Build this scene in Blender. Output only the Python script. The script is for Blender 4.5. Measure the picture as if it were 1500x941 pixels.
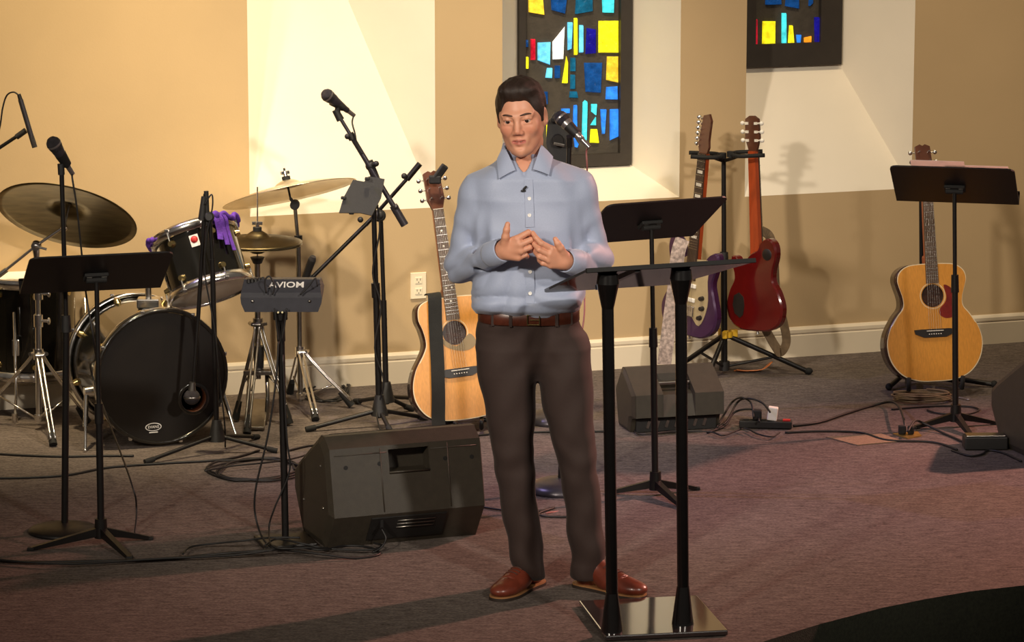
import bpy, bmesh, math, random
import numpy as np
from mathutils import Vector, Matrix, Euler

random.seed(7)
for _o in list(bpy.data.objects):
    bpy.data.objects.remove(_o)
SC = bpy.context.scene
COL = SC.collection

# ------------------------------------------------------------------ camera
FPX, PITCH, CAMH = 5045.0, math.radians(10.5), 3.0      # focal length in pixels of the 1500 x 941 frame
cam_d = bpy.data.cameras.new('camera')
cam = bpy.data.objects.new('camera', cam_d); COL.objects.link(cam)
cam.location = (0, 0, CAMH)
cam.rotation_euler = (math.pi / 2 - PITCH, 0, 0)
cam_d.sensor_fit = 'HORIZONTAL'; cam_d.sensor_width = 36.0
cam_d.lens = 36.0 * FPX / 1500.0
cam_d.clip_end = 200
SC.camera = cam

# ------------------------------------------------------------------ world, lights, exposure
SC.view_settings.view_transform = 'Standard'
SC.view_settings.look = 'None'
SC.view_settings.gamma = 1.0
SC.view_settings.exposure = 0.0
SC.view_settings.use_curve_mapping = False
W = bpy.data.worlds.new('hall'); SC.world = W; W.use_nodes = True
W.node_tree.nodes['Background'].inputs[0].default_value = (1.0, 0.86, 0.72, 1)
W.node_tree.nodes['Background'].inputs[1].default_value = 0.10

def spot(name, loc, target, power, color, size_deg, blend=0.6, radius=0.12):
    d = bpy.data.lights.new(name, 'SPOT'); d.energy = power; d.color = color
    d.spot_size = math.radians(size_deg); d.spot_blend = blend; d.shadow_soft_size = radius
    o = bpy.data.objects.new(name, d); COL.objects.link(o); o.location = loc
    o.rotation_euler = (Vector(target) - Vector(loc)).to_track_quat('-Z', 'Y').to_euler()
    return o

spot('stage_light_front_left_offscreen', (-4.2, 2.6, 5.2), (-0.1, 12.0, 1.25), 2900, (1.0, 0.88, 0.72), 25, 0.95, 0.30)
spot('stage_light_front_right_offscreen', (4.0, 2.8, 5.4), (0.3, 12.0, 1.30), 2300, (1.0, 0.90, 0.78), 25, 0.95, 0.25)
spot('wall_washer_left_offscreen', (-2.1, 12.5, 4.7), (-1.85, 14.15, 0.66), 860, (1.0, 0.79, 0.47), 46, 1.0)
spot('wall_washer_middle_offscreen', (-0.35, 12.9, 4.7), (-0.70, 14.6, 0.80), 760, (1.0, 0.82, 0.54), 56, 1.0, 0.2)
spot('wall_washer_right_offscreen', (1.35, 13.2, 4.8), (1.25, 15.25, 0.85), 260, (1.0, 0.80, 0.53), 60, 1.0, 0.25)
spot('wall_washer_far_right_offscreen', (3.3, 13.7, 4.8), (3.0, 15.85, 0.85), 200, (1.0, 0.79, 0.50), 60, 1.0, 0.25)
spot('back_light_pink_offscreen', (6.0, 15.6, 4.2), (1.4, 12.0, 0.0), 2800, (1.0, 0.44, 0.34), 40, 0.9, 0.12)
spot('back_light_violet_offscreen', (-3.4, 12.95, 4.4), (0.5, 13.3, 0.2), 420, (0.58, 0.50, 1.0), 36, 0.9, 0.06)

# ------------------------------------------------------------------ pixels to places
def ray(px, py):
    cx = (px - 750.0) / FPX; cy = (470.5 - py) / FPX
    f = Vector((0, math.cos(PITCH), -math.sin(PITCH))); u = Vector((0, math.sin(PITCH), math.cos(PITCH)))
    return Vector((1, 0, 0)) * cx + u * cy + f
CAM = Vector((0, 0, CAMH))
def fl(px, py, z=0.0):
    r = ray(px, py); return CAM + r * ((z - CAMH) / r.z)
def at(px, py, Y):
    r = ray(px, py); return CAM + r * (Y / r.y)

# ------------------------------------------------------------------ materials
def lin(c):
    c = c / 255.0
    return c / 12.92 if c <= 0.04045 else ((c + 0.055) / 1.055) ** 2.4
MATS = {}
def mk(name, rgb, rough=0.5, metal=0.0, var=0.12, scale=30.0, bump=0.0, bscale=200.0, coat=0.0, emit=0.0,
       stretch=(1, 1, 1), spec=0.5, sheen=0.0, detail=4.0):
    m = bpy.data.materials.new(name); m.use_nodes = True
    nt = m.node_tree; b = nt.nodes['Principled BSDF']
    c = (lin(rgb[0]), lin(rgb[1]), lin(rgb[2]))
    tc = nt.nodes.new('ShaderNodeTexCoord'); mp = nt.nodes.new('ShaderNodeMapping')
    mp.inputs['Scale'].default_value = stretch
    nt.links.new(tc.outputs['Object'], mp.inputs['Vector'])
    nz = nt.nodes.new('ShaderNodeTexNoise'); nz.inputs['Scale'].default_value = scale; nz.inputs['Detail'].default_value = detail
    nt.links.new(mp.outputs[0], nz.inputs['Vector'])
    cr = nt.nodes.new('ShaderNodeValToRGB')
    cr.color_ramp.elements[0].position = 0.3; cr.color_ramp.elements[1].position = 0.7
    cr.color_ramp.elements[0].color = tuple(x * (1 - var) for x in c) + (1,)
    cr.color_ramp.elements[1].color = tuple(min(1, x * (1 + var)) for x in c) + (1,)
    nt.links.new(nz.outputs['Fac'], cr.inputs['Fac'])
    nt.links.new(cr.outputs['Color'], b.inputs['Base Color'])
    b.inputs['Roughness'].default_value = rough; b.inputs['Metallic'].default_value = metal
    b.inputs['Specular IOR Level'].default_value = spec
    b.inputs['Coat Weight'].default_value = coat; b.inputs['Coat Roughness'].default_value = 0.06
    b.inputs['Sheen Weight'].default_value = sheen
    if emit:
        nt.links.new(cr.outputs['Color'], b.inputs['Emission Color']); b.inputs['Emission Strength'].default_value = emit
    if bump:
        n2 = nt.nodes.new('ShaderNodeTexNoise'); n2.inputs['Scale'].default_value = bscale; n2.inputs['Detail'].default_value = 3
        nt.links.new(mp.outputs[0], n2.inputs['Vector'])
        bp = nt.nodes.new('ShaderNodeBump'); bp.inputs['Strength'].default_value = bump; bp.inputs['Distance'].default_value = 0.01
        nt.links.new(n2.outputs['Fac'], bp.inputs['Height']); nt.links.new(bp.outputs[0], b.inputs['Normal'])
    MATS[name] = m
    return m

mk('wall_paint', (192, 165, 125), 0.75, var=0.03, scale=3, bump=0.04, bscale=120)
mk('white_paint', (236, 226, 208), 0.7, var=0.02, scale=4, bump=0.03, bscale=120)
mk('trim_paint', (228, 214, 190), 0.45, var=0.02, scale=6)
mk('outlet_plastic', (240, 228, 200), 0.4, var=0.02)
mk('slot_shade', (50, 40, 32), 0.6)
mk('window_matrix', (66, 60, 52), 0.8, var=0.18, scale=25, bump=0.2, bscale=80)
mk('window_frame', (52, 46, 40), 0.5, var=0.1, scale=20)
mk('black_metal', (24, 21, 20), 0.42, 0.3, var=0.15, scale=40)
mk('black_gloss', (14, 12, 12), 0.22, 0.0, var=0.1, coat=0.4)
mk('black_plastic', (27, 25, 24), 0.55, var=0.15, scale=60, bump=0.12, bscale=500)
mk('speaker_plastic', (54, 48, 39), 0.5, var=0.12, scale=40, bump=0.2, bscale=420)
mk('rubber', (20, 19, 18), 0.8, var=0.1)
mk('chrome', (225, 222, 218), 0.22, 1.0, var=0.05)
mk('steel_worn', (150, 145, 138), 0.3, 1.0, var=0.12, scale=40)
mk('brass_lug', (214, 190, 130), 0.22, 1.0, var=0.08)
mk('cymbal_dark', (104, 92, 66), 0.36, 1.0, var=0.30, scale=9, stretch=(1, 1, 6))
mk('cymbal_bright', (226, 214, 190), 0.32, 1.0, var=0.10, scale=12)
mk('drum_shell', (20, 18, 13), 0.12, 0.0, var=0.25, scale=8, coat=0.8)
mk('drum_head_black', (24, 19, 15), 0.42, var=0.15, scale=10)
mk('drum_head_white', (238, 232, 220), 0.5, var=0.03)
mk('drum_hoop', (30, 27, 23), 0.2, 0.0, var=0.1, coat=0.6)
mk('purple_cloth', (92, 48, 158), 0.8, var=0.25, scale=60, bump=0.3, bscale=200)
mk('print_white', (232, 228, 222), 0.5, var=0.02)
mk('print_red', (196, 40, 36), 0.5, var=0.05)
mk('cable_black', (20, 18, 18), 0.55, var=0.1)
mk('cable_pink', (150, 92, 88), 0.5, var=0.1)
mk('mic_body', (70, 66, 72), 0.35, 0.5, var=0.1)
mk('mic_grille', (60, 57, 60), 0.5, 0.7, var=0.35, scale=400, bump=0.6, bscale=700)
mk('mic_silver', (168, 160, 158), 0.3, 0.8, var=0.08)
mk('spruce', (226, 158, 78), 0.28, var=0.10, scale=14, stretch=(14, 14, 0.8), coat=0.35)
mk('spruce_jumbo', (218, 150, 62), 0.28, var=0.10, scale=14, stretch=(14, 14, 0.8), coat=0.35)
mk('guitar_side', (60, 34, 22), 0.25, var=0.25, scale=14, stretch=(2, 2, 8), coat=0.5)
mk('binding', (232, 214, 176), 0.4, var=0.03)
mk('fretboard', (98, 78, 62), 0.45, var=0.18, scale=30, stretch=(6, 6, 1))
mk('fretboard_dark', (66, 50, 40), 0.45, var=0.18, scale=30, stretch=(6, 6, 1))
mk('ebony', (38, 33, 30), 0.4, var=0.12)
mk('head_veneer', (92, 54, 38), 0.3, var=0.2, scale=20, coat=0.4)
mk('neck_mahogany', (170, 72, 34), 0.3, var=0.15, scale=12, stretch=(5, 5, 1), coat=0.4)
mk('port_wood', (104, 56, 30), 0.5, var=0.3, scale=20)
mk('pearl', (240, 234, 222), 0.3, var=0.05)
mk('string_steel', (200, 196, 188), 0.25, 1.0, var=0.05)
mk('pickguard_red', (122, 30, 22), 0.35, var=0.3, scale=30)
mk('pickguard_clear', (150, 130, 98), 0.2, var=0.08)
mk('red_lacquer', (92, 15, 13), 0.18, var=0.12, scale=10, coat=0.7)
mk('purple_lacquer', (66, 36, 72), 0.2, 0.25, var=0.15, scale=10, coat=0.7)
mk('guard_mint', (176, 158, 122), 0.3, var=0.05)
mk('strap_black', (30, 30, 27), 0.8, var=0.15, bump=0.3, bscale=600)
mk('strap_silver', (176, 158, 150), 0.55, var=0.45, scale=70, detail=2)
mk('strap_tan', (118, 98, 74), 0.6, var=0.3, scale=30)
mk('leather_orange', (190, 104, 34), 0.5, var=0.25, scale=20)
mk('yellow_plastic', (214, 168, 40), 0.45, var=0.08)
mk('sheet_paper', (232, 227, 222), 0.7, var=0.03)
mk('paper_white', (225, 222, 218), 0.7, var=0.03)
mk('acrylic_smoke', (46, 40, 39), 0.08, var=0.06, coat=1.0)
mk('screen_dark', (14, 14, 16), 0.15, var=0.05)
mk('mixer_grey', (56, 56, 62), 0.5, var=0.1, bump=0.1, bscale=400)
mk('pale_plastic', (240, 228, 180), 0.4, var=0.02)
mk('floor_lid', (138, 116, 92), 0.9, var=0.2, scale=120, bump=0.3, bscale=500)
mk('brass_plate', (196, 164, 96), 0.35, 0.8, var=0.1)
mk('white_plastic', (240, 236, 226), 0.4, var=0.02)
mk('skin_plain', (196, 136, 108), 0.5, var=0.06, scale=40)
mk('hair_dark', (40, 27, 20), 0.55, var=0.4, scale=120, stretch=(4, 0.7, 0.7), bump=0.35, bscale=220)
mk('brow_dark', (74, 50, 38), 0.6, var=0.3, scale=200)
mk('eye_white', (188, 168, 156), 0.25, var=0.02)
mk('eye_iris', (40, 28, 22), 0.15, var=0.2)
mk('teeth', (226, 212, 196), 0.3, var=0.02)
mk('shirt_blue', (152, 162, 187), 0.55, var=0.04, scale=300, sheen=0.3, bump=0.05, bscale=900)
mk('button_white', (232, 230, 226), 0.25, var=0.03)
mk('trouser_brown', (46, 30, 25), 0.8, var=0.08, scale=220, sheen=0.05, bump=0.06, bscale=900)
mk('belt_brown', (76, 36, 24), 0.35, var=0.2, scale=60)
mk('shoe_brown', (104, 44, 28), 0.36, var=0.22, scale=30, coat=0.3)
mk('sole_dark', (40, 28, 20), 0.7, var=0.1)
mk('welt_tan', (146, 102, 62), 0.6, var=0.1)
mk('lace_brown', (70, 34, 22), 0.7, var=0.1)
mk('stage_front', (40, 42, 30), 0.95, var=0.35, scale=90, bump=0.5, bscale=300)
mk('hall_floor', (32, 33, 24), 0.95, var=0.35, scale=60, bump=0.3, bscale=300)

def translucent(name, amount=0.55):
    m = MATS[name]; nt = m.node_tree; b = nt.nodes['Principled BSDF']; o = nt.nodes['Material Output']
    tr = nt.nodes.new('ShaderNodeBsdfTranslucent'); mx = nt.nodes.new('ShaderNodeMixShader'); mx.inputs[0].default_value = amount
    nt.links.new(b.inputs['Base Color'].links[0].from_socket, tr.inputs['Color'])
    nt.links.new(b.outputs[0], mx.inputs[1]); nt.links.new(tr.outputs[0], mx.inputs[2]); nt.links.new(mx.outputs[0], o.inputs['Surface'])
translucent('sheet_paper')

def carpet_mat():
    m = bpy.data.materials.new('carpet'); m.use_nodes = True
    nt = m.node_tree; b = nt.nodes['Principled BSDF']
    tc = nt.nodes.new('ShaderNodeTexCoord')
    mp = nt.nodes.new('ShaderNodeMapping'); mp.inputs['Scale'].default_value = (0.8, 2.6, 1); mp.inputs['Rotation'].default_value = (0, 0, 0.35)
    nt.links.new(tc.outputs['Object'], mp.inputs['Vector'])
    n1 = nt.nodes.new('ShaderNodeTexNoise'); n1.inputs['Scale'].default_value = 20; n1.inputs['Detail'].default_value = 5; n1.inputs['Roughness'].default_value = 0.75
    n2 = nt.nodes.new('ShaderNodeTexNoise'); n2.inputs['Scale'].default_value = 110; n2.inputs['Detail'].default_value = 3
    n3 = nt.nodes.new('ShaderNodeTexNoise'); n3.inputs['Scale'].default_value = 1.3; n3.inputs['Detail'].default_value = 2
    for n in (n1, n2): nt.links.new(mp.outputs[0], n.inputs['Vector'])
    nt.links.new(tc.outputs['Object'], n3.inputs['Vector'])
    mx = nt.nodes.new('ShaderNodeMath'); mx.operation = 'ADD'
    m2 = nt.nodes.new('ShaderNodeMath'); m2.operation = 'MULTIPLY'; m2.inputs[1].default_value = 0.45
    nt.links.new(n2.outputs['Fac'], m2.inputs[0])
    m1 = nt.nodes.new('ShaderNodeMath'); m1.operation = 'MULTIPLY'; m1.inputs[1].default_value = 0.45
    nt.links.new(n1.outputs['Fac'], m1.inputs[0])
    nt.links.new(m1.outputs[0], mx.inputs[0]); nt.links.new(m2.outputs[0], mx.inputs[1])
    m3 = nt.nodes.new('ShaderNodeMath'); m3.operation = 'MULTIPLY_ADD'; m3.inputs[1].default_value = 0.10
    nt.links.new(n3.outputs['Fac'], m3.inputs[0]); nt.links.new(mx.outputs[0], m3.inputs[2])
    cr = nt.nodes.new('ShaderNodeValToRGB')
    e = cr.color_ramp.elements
    e[0].position = 0.36; e[0].color = (lin(50), lin(44), lin(42), 1)
    e[1].position = 0.66; e[1].color = (lin(136), lin(124), lin(117), 1)
    nt.links.new(m3.outputs[0], cr.inputs['Fac']); nt.links.new(cr.outputs['Color'], b.inputs['Base Color'])
    b.inputs['Roughness'].default_value = 0.95; b.inputs['Specular IOR Level'].default_value = 0.1
    bp = nt.nodes.new('ShaderNodeBump'); bp.inputs['Strength'].default_value = 0.6; bp.inputs['Distance'].default_value = 0.012
    nt.links.new(mx.outputs[0], bp.inputs['Height']); nt.links.new(bp.outputs[0], b.inputs['Normal'])
    MATS['carpet'] = m
carpet_mat()

# ------------------------------------------------------------------ objects
def link(name, me, parent=None, kind=None):
    o = bpy.data.objects.new(name, me); COL.objects.link(o)
    if parent is not None: o.parent = parent
    if kind: o['kind'] = kind
    return o
def tag(o, label, cat, group=None):
    o['label'] = label; o['category'] = cat
    if group: o['group'] = group
    return o
def thing(name, label, cat, loc=(0, 0, 0), group=None):
    o = bpy.data.objects.new(name, None); COL.objects.link(o)
    o.empty_display_size = 0.1; o.location = loc
    return tag(o, label, cat, group)
def worldloc(o):
    v = Vector((0, 0, 0))
    while o is not None:
        v += o.location; o = o.parent
    return v

def frame(axis, up=Vector((0, 0, 1))):
    a = Vector(axis).normalized()
    if abs(a.dot(up)) > 0.98: up = Vector((0, 1, 0))
    x = up.cross(a).normalized(); y = a.cross(x).normalized()
    return x, y, a

class MB:
    """collects shapes in world coordinates; build() links them as one mesh"""
    def __init__(s): s.v = []; s.f = []; s.smooth = []
    def add(s, vs, fs, smooth=False, M=None):
        o = len(s.v)
        s.v += [tuple((M @ Vector(p)) if M is not None else p) for p in vs]
        s.f += [tuple(i + o for i in f) for f in fs]; s.smooth += [smooth] * len(fs)
        return s
    def box(s, c, size, M=None, rot=None, bev=0.0):
        hx, hy, hz = size[0] / 2, size[1] / 2, size[2] / 2
        R = Euler(rot).to_matrix() if rot else Matrix.Identity(3)
        if bev <= 0:
            P = [(-hx, -hy, -hz), (hx, -hy, -hz), (hx, hy, -hz), (-hx, hy, -hz), (-hx, -hy, hz), (hx, -hy, hz), (hx, hy, hz), (-hx, hy, hz)]
            F = [(0, 3, 2, 1), (4, 5, 6, 7), (0, 1, 5, 4), (1, 2, 6, 5), (2, 3, 7, 6), (3, 0, 4, 7)]
        else:
            bm = bmesh.new(); bmesh.ops.create_cube(bm, size=1.0)
            for v in bm.verts: v.co = Vector((v.co.x * 2 * hx, v.co.y * 2 * hy, v.co.z * 2 * hz))
            bmesh.ops.bevel(bm, geom=bm.edges[:], offset=bev, segments=2, affect='EDGES', profile=0.5)
            bm.verts.index_update()
            P = [tuple(v.co) for v in bm.verts]; F = [tuple(v.index for v in f.verts) for f in bm.faces]; bm.free()
        c = Vector(c)
        return s.add([R @ Vector(p) + c for p in P], F, False, M)
    def cyl(s, a, b, r1, r2=None, n=14, M=None, cap=True):
        a = Vector(a); b = Vector(b); r2 = r1 if r2 is None else r2
        x, y, z = frame(b - a)
        P = []; F = []
        for q, r in ((a, r1), (b, r2)):
            for i in range(n):
                t = 2 * math.pi * i / n; P.append(q + x * (r * math.cos(t)) + y * (r * math.sin(t)))
        for i in range(n):
            j = (i + 1) % n; F.append((i, j, n + j, n + i))
        s.add(P, F, True, M)
        if cap:
            s.add(P[:n], [tuple(range(n - 1, -1, -1))], False, M); s.add(P[n:], [tuple(range(n))], False, M)
        return s
    def tube(s, pts, r, n=8, M=None, cap=True):
        pts = [Vector(p) for p in pts]; rs = r if isinstance(r, (list, tuple)) else [r] * len(pts)
        P = []; F = []; px = None
        for k, p in enumerate(pts):
            d = (pts[min(k + 1, len(pts) - 1)] - pts[max(k - 1, 0)])
            if d.length < 1e-9: d = Vector((0, 0, 1))
            d.normalize()
            if px is None: x, y, _ = frame(d)
            else:
                x = (px - d * px.dot(d))
                if x.length < 1e-6: x, y, _ = frame(d)
                x.normalize(); y = d.cross(x)
            px = x
            for i in range(n):
                t = 2 * math.pi * i / n; P.append(p + x * (rs[k] * math.cos(t)) + y * (rs[k] * math.sin(t)))
        for k in range(len(pts) - 1):
            for i in range(n):
                j = (i + 1) % n; F.append((k * n + i, k * n + j, (k + 1) * n + j, (k + 1) * n + i))
        if cap:
            F.append(tuple(range(n - 1, -1, -1))); m = (len(pts) - 1) * n; F.append(tuple(range(m, m + n)))
        return s.add(P, F, True, M)
    def lathe(s, prof, o=(0, 0, 0), axis=(0, 0, 1), n=32, M=None, close=False):
        """prof: list of (radius, height along axis)"""
        x, y, z = frame(axis); o = Vector(o); P = []; F = []
        for (r, h) in prof:
            for i in range(n):
                t = 2 * math.pi * i / n; P.append(o + z * h + x * (r * math.cos(t)) + y * (r * math.sin(t)))
        K = len(prof)
        for k in range(K if close else K - 1):
            k2 = (k + 1) % K
            for i in range(n):
                j = (i + 1) % n; F.append((k * n + i, k * n + j, k2 * n + j, k2 * n + i))
        return s.add(P, F, True, M)
    def sphere(s, c, r, n=14, sc=(1, 1, 1), M=None):
        P = []; F = []; c = Vector(c); R = n // 2
        for k in range(R + 1):
            a = math.pi * k / R
            for i in range(n):
                t = 2 * math.pi * i / n
                P.append(c + Vector((r * sc[0] * math.sin(a) * math.cos(t), r * sc[1] * math.sin(a) * math.sin(t), r * sc[2] * math.cos(a))))
        for k in range(R):
            for i in range(n):
                j = (i + 1) % n; F.append((k * n + i, (k + 1) * n + i, (k + 1) * n + j, k * n + j))
        return s.add(P, F, True, M)
    def prism(s, poly, h, M=None, smooth_side=False, h0=0.0):
        """poly in local xz, extruded along local +y from h0 to h"""
        n = len(poly)
        P = [(p[0], h0, p[1]) for p in poly] + [(p[0], h, p[1]) for p in poly]
        s.add(P, [tuple(range(n)), tuple(range(2 * n - 1, n - 1, -1))], False, M)
        return s.add(P, [(i, n + i, n + (i + 1) % n, (i + 1) % n) for i in range(n)], smooth_side, M)
    def ribbon(s, pts, wdir, width, thick=0.004):
        pts = [Vector(p) for p in pts]; P = []; F = []
        for k, p in enumerate(pts):
            d = (pts[min(k + 1, len(pts) - 1)] - pts[max(k - 1, 0)]).normalized()
            w = (wdir[k] if isinstance(wdir, list) else Vector(wdir)); w = (w - d * w.dot(d)).normalized(); nn = d.cross(w)
            for a, b in ((-1, -1), (1, -1), (1, 1), (-1, 1)):
                P.append(p + w * (a * width / 2) + nn * (b * thick / 2))
        for k in range(len(pts) - 1):
            for i in range(4):
                j = (i + 1) % 4; F.append((k * 4 + i, k * 4 + j, (k + 1) * 4 + j, (k + 1) * 4 + i))
        F.append((3, 2, 1, 0)); m = (len(pts) - 1) * 4; F.append((m, m + 1, m + 2, m + 3))
        return s.add(P, F, False)
    def build(s, name, mat, parent=None, kind=None, label=None):
        me = bpy.data.meshes.new(name)
        off = worldloc(parent) if parent is not None else Vector((0, 0, 0))
        me.from_pydata([tuple(Vector(p) - off) for p in s.v], [], s.f)
        me.polygons.foreach_set('use_smooth', s.smooth)
        bm = bmesh.new(); bm.from_mesh(me); bmesh.ops.recalc_face_normals(bm, faces=bm.faces[:]); bm.to_mesh(me); bm.free()
        me.materials.append(MATS[mat]); me.update()
        o = link(name, me, parent, kind)
        if label: o['label'] = label
        return o

def solo(name, mb, mat, label, cat, loc, group=None):
    """a thing that is one mesh, its origin at loc"""
    loc = Vector(loc)
    mb.v = [tuple(Vector(p) - loc) for p in mb.v]
    o = mb.build(name, mat); o.location = loc
    return tag(o, label, cat, group)

def spline(pts, n=8, closed=False):
    pts = [Vector(p) for p in pts]; out = []; N = len(pts)
    rng = range(N if closed else N - 1)
    for i in rng:
        if closed: p0, p1, p2, p3 = pts[(i - 1) % N], pts[i], pts[(i + 1) % N], pts[(i + 2) % N]
        else: p0, p1, p2, p3 = pts[max(i - 1, 0)], pts[i], pts[i + 1], pts[min(i + 2, N - 1)]
        for k in range(n):
            t = k / n
            out.append(0.5 * ((2 * p1) + (p2 - p0) * t + (2 * p0 - 5 * p1 + 4 * p2 - p3) * t * t + (3 * p1 - p0 - 3 * p2 + p3) * t ** 3))
    if not closed: out.append(pts[-1])
    return out

def text_mesh(txt, size, M, name, mat, parent, extrude=0.0006, bold=0.0, shear=0.0, spacing=1.0):
    cu = bpy.data.curves.new('lettering', 'FONT'); cu.body = txt; cu.size = size; cu.extrude = extrude
    cu.offset = bold; cu.shear = shear; cu.space_character = spacing
    cu.align_x = 'CENTER'; cu.align_y = 'CENTER'; cu.resolution_u = 3
    ob = bpy.data.objects.new('lettering_tmp', cu); COL.objects.link(ob)
    dg = bpy.context.evaluated_depsgraph_get(); dg.update()
    me = bpy.data.meshes.new_from_object(ob.evaluated_get(dg))
    bpy.data.objects.remove(ob); bpy.data.curves.remove(cu)
    off = worldloc(parent)
    for v in me.vertices: v.co = (M @ v.co) - off
    me.materials.clear(); me.materials.append(MATS[mat]); me.name = name
    return link(name, me, parent)
# ================================================================== the room
WA = fl(466, 569); WB = fl(1500, 500)
WT = (WB - WA); WT.z = 0; WT.normalize()                 # along the wall, to the right
WN = Vector((WT.y, -WT.x, 0))                            # out of the wall, into the room
def wuz(px, py, d=0.0):
    """pixel -> (u, z) on the wall plane pushed d behind its face"""
    r = ray(px, py); o = WA - WN * d
    t = (o - CAM).dot(WN) / r.dot(WN); p = CAM + r * t
    return (p - o).dot(WT), p.z
def wp(u, z, d=0.0):
    p = WA + WT * u - WN * d; return Vector((p.x, p.y, z))

# niches: outer rectangle on the wall face, inner rectangle (the window) further back
NTOP = 3.2
def niche(pl, pr, pb, depth, al, ar, b):
    ul = wuz(pl, pb)[0]; ur, z = wuz(pr, pb)
    return dict(u0=ul, u1=ur, z0=z, z1=NTOP, d=depth, iu0=ul + al, iu1=ur - ar, iz0=z + b, iz1=NTOP - 0.15)
N1 = niche(366, 638, 304, 0.30, 0.0, 0.33, 0.95)
N2 = niche(736, 995, 289, 0.30, 0.17, 0.125, 0.115)
N3 = niche(1091, 1335, 276, 0.30, 0.10, 0.235, 0.545)
NICHES = [N1, N2, N3]

mb = MB(); WH = 6.0
us = [-6.0]
for n in NICHES: us += [n['u0'], n['u1']]
us += [9.0]
def wquad(u0, u1, z0, z1):
    mb.add([wp(u0, z0), wp(u1, z0), wp(u1, z1), wp(u0, z1)], [(0, 1, 2, 3)])
for i in range(0, len(us), 2): wquad(us[i], us[i + 1], 0, WH)
for n in NICHES:
    wquad(n['u0'], n['u1'], 0, n['z0']); wquad(n['u0'], n['u1'], n['z1'], WH)
wall = mb.build('wall_back', 'wall_paint', kind='structure')
for n in NICHES:
    m = MB(); d = n['d']
    o = [wp(n['u0'], n['z0']), wp(n['u1'], n['z0']), wp(n['u1'], n['z1']), wp(n['u0'], n['z1'])]
    i = [wp(n['iu0'], n['iz0'], d), wp(n['iu1'], n['iz0'], d), wp(n['iu1'], n['iz1'], d), wp(n['iu0'], n['iz1'], d)]
    for k in range(4):
        m.add([o[k], o[(k + 1) % 4], i[(k + 1) % 4], i[k]], [(0, 1, 2, 3)])
    m.build('niche_reveal', 'white_paint', wall)

# stage floor with a curved front edge
edge_px = [(2600, 862), (2200, 850), (1800, 846), (1600, 850), (1500, 858), (1420, 867), (1356, 878), (1292, 891), (1200, 915), (1100, 946), (980, 990), (800, 1060), (500, 1150), (0, 1250), (-700, 1300)]
edge = [fl(x, y) for (x, y) in edge_px]
back_l = wp(-6.0, 0); back_r = wp(9.0, 0)
edge = [Vector((back_r.x, edge[0].y, 0))] + edge + [Vector((back_l.x - 2, edge[-1].y, 0))]
mb = MB()
P = [(p.x, p.y, 0) for p in edge] + [(back_l.x - 2, back_l.y, 0), tuple(back_l), tuple(back_r)]
mb.add(P, [tuple(range(len(P)))])
floor = mb.build('floor', 'carpet', kind='structure')
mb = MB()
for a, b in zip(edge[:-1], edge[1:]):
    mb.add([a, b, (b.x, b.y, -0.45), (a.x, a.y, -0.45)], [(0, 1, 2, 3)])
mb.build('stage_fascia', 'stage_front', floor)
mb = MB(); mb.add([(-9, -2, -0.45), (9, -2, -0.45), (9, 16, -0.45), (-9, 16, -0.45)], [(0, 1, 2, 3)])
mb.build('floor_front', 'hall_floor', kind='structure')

# baseboard
mb = MB()
prof = [(0.0, 0.0), (0.016, 0.0), (0.016, 0.098), (0.010, 0.104), (0.016, 0.110), (0.016, 0.124), (0.008, 0.134), (0.0, 0.137)]
A, B = -6.0, 9.0
P = [wp(A, z, -d) for d, z in prof] + [wp(B, z, -d) for d, z in prof]; k = len(prof)
mb.add(P, [(i, i + 1, k + i + 1, k + i) for i in range(k - 1)])
mb.build('baseboard_back', 'trim_paint', kind='structure')

# stained glass
GLASS = {'lblue': (96, 190, 250), 'cyan': (70, 214, 230), 'blue': (42, 120, 220), 'dblue': (14, 62, 120), 'navy': (20, 16, 120),
         'teal': (16, 84, 116), 'yellow': (250, 226, 30), 'amber': (236, 190, 50), 'red': (170, 20, 40), 'white': (250, 246, 236), 'orange': (240, 140, 30)}
GE = {'lblue': 0.85, 'cyan': 0.8, 'blue': 0.75, 'dblue': 0.7, 'navy': 0.8, 'teal': 0.6, 'yellow': 0.95, 'amber': 0.8, 'red': 0.8, 'white': 1.0, 'orange': 0.9}
for k_, c_ in GLASS.items():
    mk('glass_' + k_, c_, 0.15, var=0.35, scale=28, emit=GE[k_], bump=0.5, bscale=60)

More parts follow.
